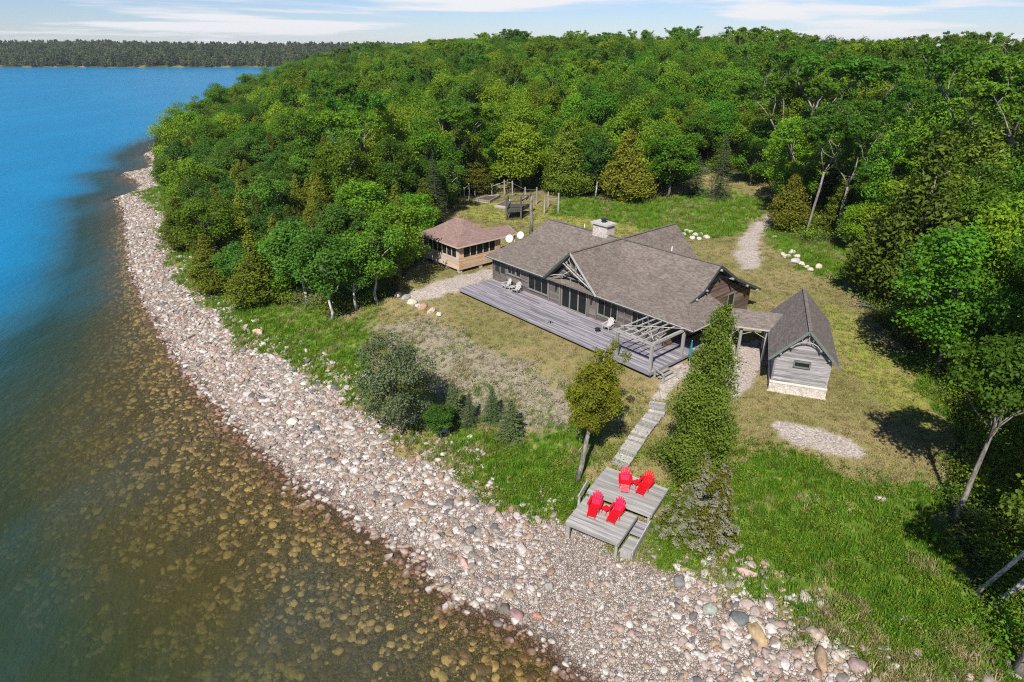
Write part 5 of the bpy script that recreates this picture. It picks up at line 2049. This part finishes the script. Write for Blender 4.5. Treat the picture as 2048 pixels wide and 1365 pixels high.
# ------------------------------------------------------------------ summer house
gz = empty('summer_house', (QX, QY, 0), QT)
tag(gz, 'cedar sided screened summer house with reddish hipped roof on piers', 'summer house')
ES, WD, LN = 7.42, 6.7, 7.85
rr_ = M['roof_red']
e0 = -.5
R1, R2 = (3.3, 3.05, 9.5), (3.3, 4.75, 9.5)
kz = ES + .9
# two-pitch hipped roof: lower pitch flares outward
lo = [(e0, e0, ES), (WD + .5, e0, ES), (WD + .5, LN + .5, ES), (e0, LN + .5, ES)]
mid = [(1.15, 1.05, 8.15), (5.45, 1.05, 8.15), (5.45, 6.75, 8.15), (1.15, 6.75, 8.15)]
roof_part([[lo[0], lo[1], mid[1], mid[0]], [lo[1], lo[2], mid[2], mid[1]], [lo[2], lo[3], mid[3], mid[2]], [lo[3], lo[0], mid[0], mid[3]],
           [mid[0], mid[1], R1], [mid[1], mid[2], R2, R1], [mid[2], mid[3], R2], [mid[3], mid[0], R1, R2]], 'roof', rr_, gz, .13)
roof_part([[(4.2, e0 + .01, ES + .01), (9.0, e0 + .01, ES + .01), (9.0, 1.45, 8.2), (4.2, 1.45, 8.2)], [(9.0, 3.35, ES + .01), (4.2, 3.35, ES + .01), (4.2, 1.45, 8.2), (9.0, 1.45, 8.2)]], 'roof', rr_, gz, .13)
for a, b in (((e0, e0, ES - .07), (9.0, e0, ES - .07)), ((e0, e0, ES - .07), (e0, LN + .5, ES - .07)), ((9.0, e0, ES - .07), (9.0, 1.45, 8.12))):
    MB().bar(a, b, .05, .15).build('fascia', M['cedar_siding_grey'], gz)
# floor, corner posts, siding
MB().box(.05, WD, .05, LN, 4.42, 4.60).build('floor', M['cedar_siding'], gz)
zs = 4.52
while zs < 5.70:
    MB().box(0.0, 6.5, rng.uniform(-.03, -.02), .03, zs, zs + .155).build('siding_board', M['cedar_siding'], gz)
    MB().box(rng.uniform(-.03, -.02), .03, .035, LN, zs, zs + .155).build('siding_board', M['cedar_siding_grey'], gz)
    zs += .165
while zs < 7.25:
    MB().box(0.0, .74, -.025, .03, zs, zs + .155).build('siding_board', M['cedar_siding'], gz)
    MB().box(5.72, 6.5, -.025, .03, zs, zs + .155).build('siding_board', M['cedar_siding'], gz)
    MB().box(-.025, .03, .035, .42, zs, zs + .155).build('siding_board', M['cedar_siding_grey'], gz)
    MB().box(-.025, .03, 7.45, LN, zs, zs + .155).build('siding_board', M['cedar_siding_grey'], gz)
    zs += .165
MB().box(-.06, 6.55, -.07, -.03, 4.40, 4.51).build('skirt_board', M['cedar_siding'], gz)
MB().box(-.07, -.03, -.03, LN, 4.40, 4.51).build('skirt_board', M['cedar_siding_grey'], gz)
MB().box(6.5, 6.6, .03, LN, 4.5, 7.3).box(.03, 6.5, LN - .08, LN, 4.5, 7.3).build('back_wall', M['cedar_siding'], gz)
MB().box(-.05, .0, .0, LN, 7.25, 7.36).box(.0, 6.5, -.05, .0, 7.25, 7.36).build('head_beam', M['cedar_siding_grey'], gz)
for a, b in zip([.80, 1.75, 2.74, 3.75, 4.73], [1.75, 2.74, 3.75, 4.73, 5.70]):
    w = empty('screen_window', (0, 0, 0), 0, gz)
    MB().box(a + .05, b - .05, .04, .05, 5.72, 7.24).build('screen', M['screen_dark'], w)
    MB().box(b - .05, b + .05, -.03, .03, 5.72, 7.25).build('mullion', M['cedar_siding_grey'], w)
tt_ = np.linspace(.45, 7.42, 8)
for a, b in zip(tt_[:-1], tt_[1:]):
    w = empty('screen_window', (0, 0, 0), 0, gz)
    MB().box(.04, .05, a + .05, b - .05, 5.72, 7.24).build('screen', M['screen_dark'], w)
    MB().box(-.03, .03, a - .05, a + .05, 5.72, 7.25).build('mullion', M['cedar_siding_grey'], w)
for s, t in ((.25, .25), (3.4, .25), (6.3, .25), (.25, 2.7), (.25, 5.2), (.25, 7.6)):
    MB().box(s - .22, s + .22, t - .22, t + .22, 3.7, 4.40).build('pier', M['concrete'], gz)
for s, t in ((8.8, -.2), (8.8, 3.1)):
    MB().box(s - .07, s + .07, t - .07, t + .07, 3.8, 7.3).build('post', M['cedar_siding_grey'], gz)

# ------------------------------------------------------------------ lower decks on the shore
LX, LY, LT = 3.37, 30.5, -.57
for (nm, s0, s1, t0, t1, zt, lab) in (('shore_deck', 0, 3.53, 0, 2.95, 2.2, 'lower grey plank deck platform nearest the shingle beach'), ('shore_deck', 0.0, 4.37, 3.02, 6.1, 2.58, 'upper grey plank deck platform at the foot of the wooden steps')):
    dk = empty(nm, (LX, LY, 0), LT)
    tag(dk, lab, 'deck')
    t = t0
    while t < t1 - .08:
        MB().box(s0, s1, t, t + .118, zt - .04, zt + rng.normal() * .002).build('plank', M['deck_wood_pale'], dk)
        t += .125
    f = MB()
    f.box(s0 + .02, s1 - .02, t0 - .045, t0 - .005, zt - .26, zt - .02)
    f.box(s0 - .045, s0 - .005, t0, t1, zt - .26, zt - .02)
    f.box(s1 + .005, s1 + .045, t0, t1, zt - .26, zt - .02)
    f.build('rim_joist', M['deck_wood_pale'], dk)
    j = MB()
    for s in np.arange(s0 + .3, s1, .6):
        j.box(s - .03, s + .03, t0 + .02, t1 - .05, zt - .25, zt - .05)
    j.build('joists', M['dark_wood'], dk)
    for s in (s0 + .15, s1 - .15):
        for t in (t0 + .15, t1 - .2):
            w_ = Matrix.Rotation(LT, 3, 'Z') @ Vector((s, t, 0))
            gz_ = tz(LX + w_.x, LY + w_.y)
            MB().box(s - .08, s + .08, t - .08, t + .08, min(gz_ - .2, zt - .5), zt - .05).build('post', M['post_wood'], dk)
sd = empty('side_steps', (LX, LY, 0), LT)
tag(sd, 'two broad plank side steps at the right of the lower deck', 'steps')
t = 1.55
while t < 2.9:
    MB().box(3.62, 4.32, t, t + .118, 1.82, 1.86).build('tread', M['deck_wood'], sd)
    t += .125
t = .2
while t < 1.5:
    MB().box(3.62, 4.32, t, t + .118, 1.58, 1.62).build('tread', M['deck_wood_pale'], sd)
    t += .125
MB().bar((4.40, .15, 1.72), (4.40, 2.95, 2.02), .05, .32).build('side_plank', M['beam_wood'], sd)
MB().box(4.30, 4.36, .3, 2.9, 1.0, 1.5).build('side_board', M['post_wood'], sd)
MB().box(3.62, 4.3, .2, .26, 1.0, 1.57).build('riser', M['post_wood'], sd)
bn = empty('timber_rail', (LX, LY, 0), LT)
tag(bn, 'short weathered plank on edge at the left of the upper platform', 'rail')
MB().bar((-.28, 2.2, 2.35), (-.28, 3.5, 2.8), .06, .42).build('board', M['post_wood'], bn)
MB().box(-.36, -.22, 2.3, 2.44, .9, 2.4).build('post', M['post_wood'], bn)

# wooden steps up the slope
stw = empty('slope_steps', tuple(gp(1280, 872)))
tag(stw, 'flight of broad weathered timber steps climbing the slope from the decks', 'steps')
SPX = [(1241, 931), (1247, 922.5), (1254, 912.5), (1260, 902), (1268, 891.5), (1274, 881.5), (1279.5, 872), (1288, 862), (1296, 852), (1304, 842.5), (1313, 831), (1314, 817)]
org = Vector(stw.location)
for k, (a, b) in enumerate(SPX):
    p = gp(a, b)
    p.z = max(p.z + .06, 2.62 + .11 * k)
    q = gp(*SPX[min(k + 1, len(SPX) - 1)]) if k < len(SPX) - 1 else gp(1315, 805)
    o = gp(*SPX[max(k - 1, 0)])
    dr_ = math.atan2(q.y - o.y, q.x - o.x)
    if k > 8:
        dr_ = dr_ * .5 + 0.6
    ln = max(.36, min(.6, (q - p).length * .98))
    for h_ in (0, 1):
        MB().box(-ln / 2 + h_ * ln / 2 + .005, -ln / 2 + (h_ + 1) * ln / 2 - .005, -.62, .62, -.10, 0 + .004 * h_).build('tread', M['step_wood'], stw, False, tuple(p - org), (0, 0, dr_))
    MB().box(-ln / 2 - .03, -ln / 2, -.60, .60, -.3, -.02).build('riser', M['step_wood'], stw, False, tuple(p - org), (0, 0, dr_))


# ------------------------------------------------------------------ chairs
def adirondack(loc, rz, label, mat, foot=None, group=None, name='adirondack_chair', cat='chair', back=None):
    """faces local -Y"""
    c = empty(name, loc, rz)
    c.scale = (1.12, 1.12, 1.12)
    back = back or mat
    s = MB()
    for k in range(6):
        f = k / 5
        y = -.28 + .52 * f
        z = .37 - .14 * f
        s.bar((-.26, y, z), (.26, y, z), .095, .022)
    s.build('seat', mat, c)
    b = MB()
    for k in range(5):
        x0, x1 = (-2 + k) * .095, (-2 + k) * .125
        top = .98 - .035 * (k - 2) ** 2
        tz_ = (top - .2)
        b.bar((x0, .22, .22), (x1, .22 + tz_ * .45, top), .088, .022, up=(0, 1, .4))
    b.bar((-.27, .36, .56), (.27, .36, .56), .05, .05)
    b.build('backrest', back, c)
    for sg in (-1, 1):
        MB().bar((sg * .34, -.36, .55), (sg * .33, .40, .55), .13, .025).build('armrest', mat, c)
        MB().bar((sg * .30, -.28, 0), (sg * .30, -.28, .54), .09, .03).build('leg', mat, c)
        MB().bar((sg * .275, -.34, .36), (sg * .275, .62, .02), .03, .11).build('leg', mat, c)
        MB().bar((sg * .31, .33, .2), (sg * .31, .33, .54), .03, .06).build('arm_brace', mat, c)
    if foot:
        f = MB()
        for k in range(5):
            y = -.40 - .095 * k
            f.bar((-.25, y, .35 - .035 * k), (.25, y, .35 - .035 * k), .088, .022)
        f.bar((-.22, -.36, .33), (-.22, -.84, .17), .03, .06).bar((.22, -.36, .33), (.22, -.84, .17), .03, .06)
        f.bar((-.22, -.76, 0), (-.22, -.76, .2), .03, .05).bar((.22, -.76, 0), (.22, -.76, .2), .03, .05)
        f.build('footrest', foot, c)
    tag(c, label, cat, group)
    return c


def side_table(loc, rz, label, mat, h=.42, r=.23, name='side_table'):
    c = empty(name, loc, rz)
    t = MB()
    for k in range(5):
        x = (-2 + k) * r * .41
        t.box(x - r * .19, x + r * .19, -r, r, h - .022, h)
    t.build('table_top', mat, c)
    for a in (-1, 1):
        for b in (-1, 1):
            MB().bar((a * r * .85, b * r * .85, 0), (a * r * .7, b * r * .7, h - .02), .045).build('leg', mat, c)
    tag(c, label, 'table')
    return c


def facing(p0, p1, z):
    a, b = at(p0[0], p0[1], z), at(p1[0], p1[1], z)
    return math.atan2(b.y - a.y, b.x - a.x) + math.pi / 2


RP, RK, RF = M['red_paint'], M['red_paint_pink'], M['red_paint_glare']
p = at(1190, 1013, 2.5)
adirondack((p.x, p.y, 2.203), facing((1198, 995), (1182, 1029), 2.4), 'red reclining chair at the left of the lower deck', RP, RP, None, back=RK)
p = at(1233, 1025, 2.5)
adirondack((p.x, p.y, 2.203), facing((1246, 1012), (1222, 1044), 2.4), 'red reclining chair at the right of the lower deck', RP, RP, None, back=RK)
p = at(1250, 964, 2.9)
adirondack((p.x, p.y, 2.583), facing((1250, 948), (1249, 982), 2.8), 'red chair with pink painted glare on its footrest on the upper platform', RP, RF, None, back=RK)
p = at(1291, 970, 2.9)
adirondack((p.x, p.y, 2.583), facing((1302, 958), (1276, 990), 2.8), 'red reclining chair at the right of the upper platform', RP, RP, None, back=RP)
p = at(1212, 1022, 2.4)
side_table((p.x, p.y, 2.203), .6, 'small red table between the two lower deck chairs', RP)
p = at(1273, 969, 2.8)
side_table((p.x, p.y, 2.583), .4, 'small red table between the two upper platform chairs', RP)
p = at(1285, 963, 2.8)
side_table((p.x, p.y + .1, 2.583), .2, 'small dark iron stand beside the upper red table', M['black_iron'], .5, .14, 'iron_stand')


def hw_(s, t, z):
    u = (math.cos(HT), math.sin(HT))
    return (HX + u[0] * s - u[1] * t, HY + u[1] * s + u[0] * t, z)


GC = M['grey_chair_wood']
adirondack(hw_(3.45, 3.95, 4.603), HT - .15, 'grey wooden armchair on the cottage deck, nearer the summer house', GC)
adirondack(hw_(5.2, 3.95, 4.603), HT + .25, 'grey wooden armchair on the cottage deck beside the long window', GC)
side_table(hw_(4.3, 4.15, 4.603), HT, 'small grey wooden table between the grey armchairs', GC, .45, .28)
adirondack(hw_(18.3, 4.0, 4.603), HT + .1, 'single grey wooden armchair on the deck beside the pergola', GC)
side_table(hw_(13.7, .75, 4.603), HT, 'small bluish metal stool near the front edge of the cottage deck', M['metal_grey'], .5, .2, 'metal_stool')
c = empty('fire_bowl', hw_(18.0, 2.9, 4.603), 0)
MB().tube([(0, 0, .18), (0, 0, .34)], [.12, .3], 12).build('bowl', M['black_iron'], c)
for k in range(3):
    a = 2.09 * k
    MB().bar((.25 * math.cos(a), .25 * math.sin(a), 0), (.12 * math.cos(a), .12 * math.sin(a), .2), .03).build('leg', M['black_iron'], c)
tag(c, 'small dark bowl on legs beside the single armchair', 'fire bowl')
c = empty('folded_parasol', hw_(26.9, 4.9, 3.95), 0)
MB().tube([(0, 0, 0), (0, 0, 2.3)], .025, 6).build('pole', M['white_pvc'], c)
MB().tube([(0, 0, .7), (0, 0, 1.4), (0, 0, 2.25)], [.16, .13, .04], 9).build('canopy', M['teal_cloth'], c)
tag(c, 'folded teal parasol beside the right pergola post', 'parasol')

# ------------------------------------------------------------------ satellite dishes, snag, garden
for (px_, py_, yy, lab) in ((1019, 478, 74.6, 'left and lower of the two white satellite dishes behind the cottage'), (1041, 471, 82.0, 'right and upper of the two white satellite dishes behind the cottage')):
    d_ = ray(px_, py_)
    k = yy / d_[1]
    x_, z_ = d_[0] * k, CAM_H + d_[2] * k
    g0 = tz(x_, yy)
    c = empty('satellite_dish', (x_, yy, g0 - .1))
    MB().tube([(0, .25, 0), (0, .25, z_ - g0), (0, .1, z_ - g0 + .1)], .04, 6).build('pole', M['metal_grey'], c)
    dm = MB()
    rings = [(0, .0), (.2, .02), (.36, .065), (.46, .11)]
    dm.v = [(0, .0, 0)]
    nseg = 18
    for (q, dd) in rings[1:]:
        for j in range(nseg):
            a = 6.2832 * j / nseg
            dm.v.append((q * math.cos(a), -dd, q * 1.08 * math.sin(a)))
    for j in range(nseg):
        dm.f.append((0, 1 + j, 1 + (j + 1) % nseg))
        for m_ in range(2):
            a0, b0 = 1 + m_ * nseg + j, 1 + m_ * nseg + (j + 1) % nseg
            dm.f.append((a0, a0 + nseg, b0 + nseg, b0))
    o = dm.build('dish', M['dish_white'], c, True, (0, 0, z_ - g0 + .1), (-.55, 0, -.25))
    MB().bar((0, -.02, z_ - g0 - .3), (-.1, -.5, z_ - g0 + .05), .025).build('feed_arm', M['metal_grey'], c)
    tag(c, lab, 'satellite dish')
p = gp(1062, 474)
hS = top_z(1062, 386, p.y) - p.z
c = empty('broken_snag', tuple(p))
sn = MB()
sn.tube([(0, 0, -.2), (.05, 0, hS * .4), (-.08, 0, hS * .75), (.02, 0, hS * .93)], [.30, .25, .21, .15], 9)
sn.tube([(-.06, 0, hS * .7), (-.28, 0, hS * .98)], [.1, .03], 5).tube([(-.04, 0, hS * .72), (.35, .1, hS * .96)], [.09, .02], 5)
sn.build('trunk', M['bark_pale'], c, True)
tag(c, 'broken pale tree stump trunk standing behind the cottage roof', 'snag')

gf = empty('garden_fence', tuple(gp(1010, 400)))
tag(gf, 'tall post and rail garden fence enclosing the raised beds', 'fence')
o0 = Vector(gf.location)


def zg(x, y):
    return 900 + x / 5.604, 350 + y / 5.604


FP = [((162, 330), 140), ((218, 292), 95), ((280, 255), 178), ((470, 235), 108), ((525, 190), 90), ((610, 228), 55), ((700, 245), 70), ((840, 290), 138), ((970, 332), 140), ((1055, 440), 230), ((1097, 365), 190), ((1213, 432), 205)]
tops = []
for (b, t) in FP:
    p = gp(*zg(*b))
    zt = top_z(*zg(b[0], t), p.y)
    MB().box(-.09, .09, -.09, .09, -.2, zt - p.z).build('post', M['post_wood'], gf, False, tuple(p - o0), (0, 0, rng.uniform(0, 1)))
    tops.append(Vector((p.x, p.y, zt)) - o0)
for a, b, dz in ((0, 1, -.3), (3, 5, -.35), (5, 6, -.35), (9, 11, -.8), (10, 11, -.7), (1, 3, -.4), (6, 7, -.4), (7, 8, -.4), (8, 9, -.4)):
    th = .08 if (a, b) in ((0, 1), (3, 5), (5, 6), (9, 11), (10, 11)) else .02
    MB().bar(tops[a] + Vector((0, 0, dz)), tops[b] + Vector((0, 0, dz)), th).build('rail', M['post_wood'], gf)


def bed(px4, lab, h=.55):
    P4 = [gp(*zg(*q)) for q in px4]
    c0 = sum(P4, Vector()) / 4
    c = empty('raised_bed', tuple(c0))
    for i in range(4):
        a, b = P4[i] - c0, P4[(i + 1) % 4] - c0
        a.z = b.z = 0
        for k in range(3):
            MB().bar(a + Vector((0, 0, .1 + k * h / 3)), b + Vector((0, 0, .1 + k * h / 3)), .16, h / 3 - .02).build('log', M['step_wood'], c)
    s = MB().poly([p - c0 + Vector((0, 0, h * .8 - (p - c0).z)) for p in P4])
    s.build('soil', M['siding_brown'], c)
    tag(c, lab, 'raised bed')


bed([(290, 300), (430, 262), (560, 258), (440, 325)], 'low pale log raised bed at the left of the garden')
bed([(510, 380), (660, 300), (670, 330), (640, 395)], 'short pale log raised bed in front of the dark frame')
c0 = gp(*zg(720, 510))
c = empty('potting_frame', tuple(c0))
cs = [gp(*zg(*q)) - c0 for q in ((632, 512), (795, 500), (900, 430), (650, 440))]
zt_ = [3.4, 3.6, 3.2, 3.0]
for q, h_ in zip(cs, zt_):
    MB().box(-.13, .13, -.13, .13, -.2, h_).build('post', M['dark_wood'], c, False, tuple(q))
for i in range(4):
    a, b = cs[i], cs[(i + 1) % 4]
    MB().bar(a + Vector((0, 0, 2.9)), b + Vector((0, 0, 2.9)), .14, .16).build('rail', M['dark_wood'], c)
    MB().bar(a + Vector((0, 0, .25)), b + Vector((0, 0, .25)), .12, .14).build('rail', M['dark_wood'], c)
MB().slab([q + Vector((0, 0, 1.7 - q.z)) for q in cs], .5).build('shelf', M['dark_wood'], c)
tag(c, 'dark timber frame with shelf standing in the garden', 'garden frame')

# ------------------------------------------------------------------ rocks round the lawn
EDG = [(797, 592, .5, 'pinkish rock at the head of the stone edging by the aspens'), (812, 598, .5, 'grey rock, second in the stone edging'), (825, 608, .55, 'pale rock, third in the stone edging'),
       (846, 617, .55, 'rusty orange rock in the stone edging'), (836, 614, .38, 'low white rock just before the rusty orange one'), (863, 625, .5, 'grey white rock just after the rusty orange one'), (879, 632, .42, 'last white rock of the stone edging on the lawn')]
for a, b, r, lab in EDG:
    boulder(a, b, r, lab, 'rock', 'rock')
for a, b, r in ((1583, 506, .55), (1574, 516, .5), (1592, 515, .5), (1590, 526, .62), (1603, 530, .5), (1612, 537, .5), (1621, 542, .45), (1636, 537, .6), (1566, 510, .4)):
    boulder(a, b, r, 'white rock in the loose line between drive and wood', 'rock', 'rock', None, 'white rocks between drive and wood')
for a, b, r in ((1368, 470, .4), (1380, 466, .45), (1390, 472, .5), (1402, 470, .4), (1413, 477, .5), (1384, 478, .45), (1398, 480, .4), (1373, 463, .35)):
    boulder(a, b, r, 'white rock of the small pile on the meadow behind the rear gable', 'rock', 'rock', None, 'white rocks piled on the back meadow')
boulder(1548, 476, .4, 'single white rock in the grass right of the drive', 'rock', 'rock')


def brush_pile(px_, py_, w, h, n, mat, lab, sd):
    r = np.random.default_rng(sd)
    p = gp(px_, py_)
    mb = MB()
    for k in range(n):
        a = r.uniform(0, 6.28)
        c_ = np.array([r.normal() * w * .35, r.normal() * w * .25, h * r.random() ** 1.5])
        d_ = np.array([math.cos(a), math.sin(a), r.normal() * .35]) * r.uniform(.4, 1.3)
        mb.tube([tuple(c_ - d_), tuple(c_ + r.normal(size=3) * .1), tuple(c_ + d_)], [.03, .025, .01], 4, False)
    c = empty('brush_pile', tuple(p))
    tag(mb.build('branches', mat, c), kind='stuff')
    tag(c, lab, 'brush pile')


brush_pile(640, 600, 4.5, .8, 150, M['bark_red'], 'pile of reddish dead branches under the aspens', 1)
brush_pile(1790, 610, 2.2, .9, 120, M['bark_red'], 'rusty brush pile at the foot of the leaning cedar', 2)
brush_pile(1735, 615, 1.6, .4, 60, M['bark_pale'], 'pale twiggy litter round the leaning cedar trunk', 3)

# ------------------------------------------------------------------ air
k = NT('haze_air')
vol = k.n('ShaderNodeVolumePrincipled', {'Color': C(0.78, 0.88, 1.0), 'Density': 0.00008, 'Anisotropy': 0.2})
k.t.links.new(vol.outputs[0], k.out.inputs['Volume'])
hz = MB().box(-3100, 3100, -60, 3100, -19, 62).build('haze', M['haze_air'])
tag(hz, kind='stuff')
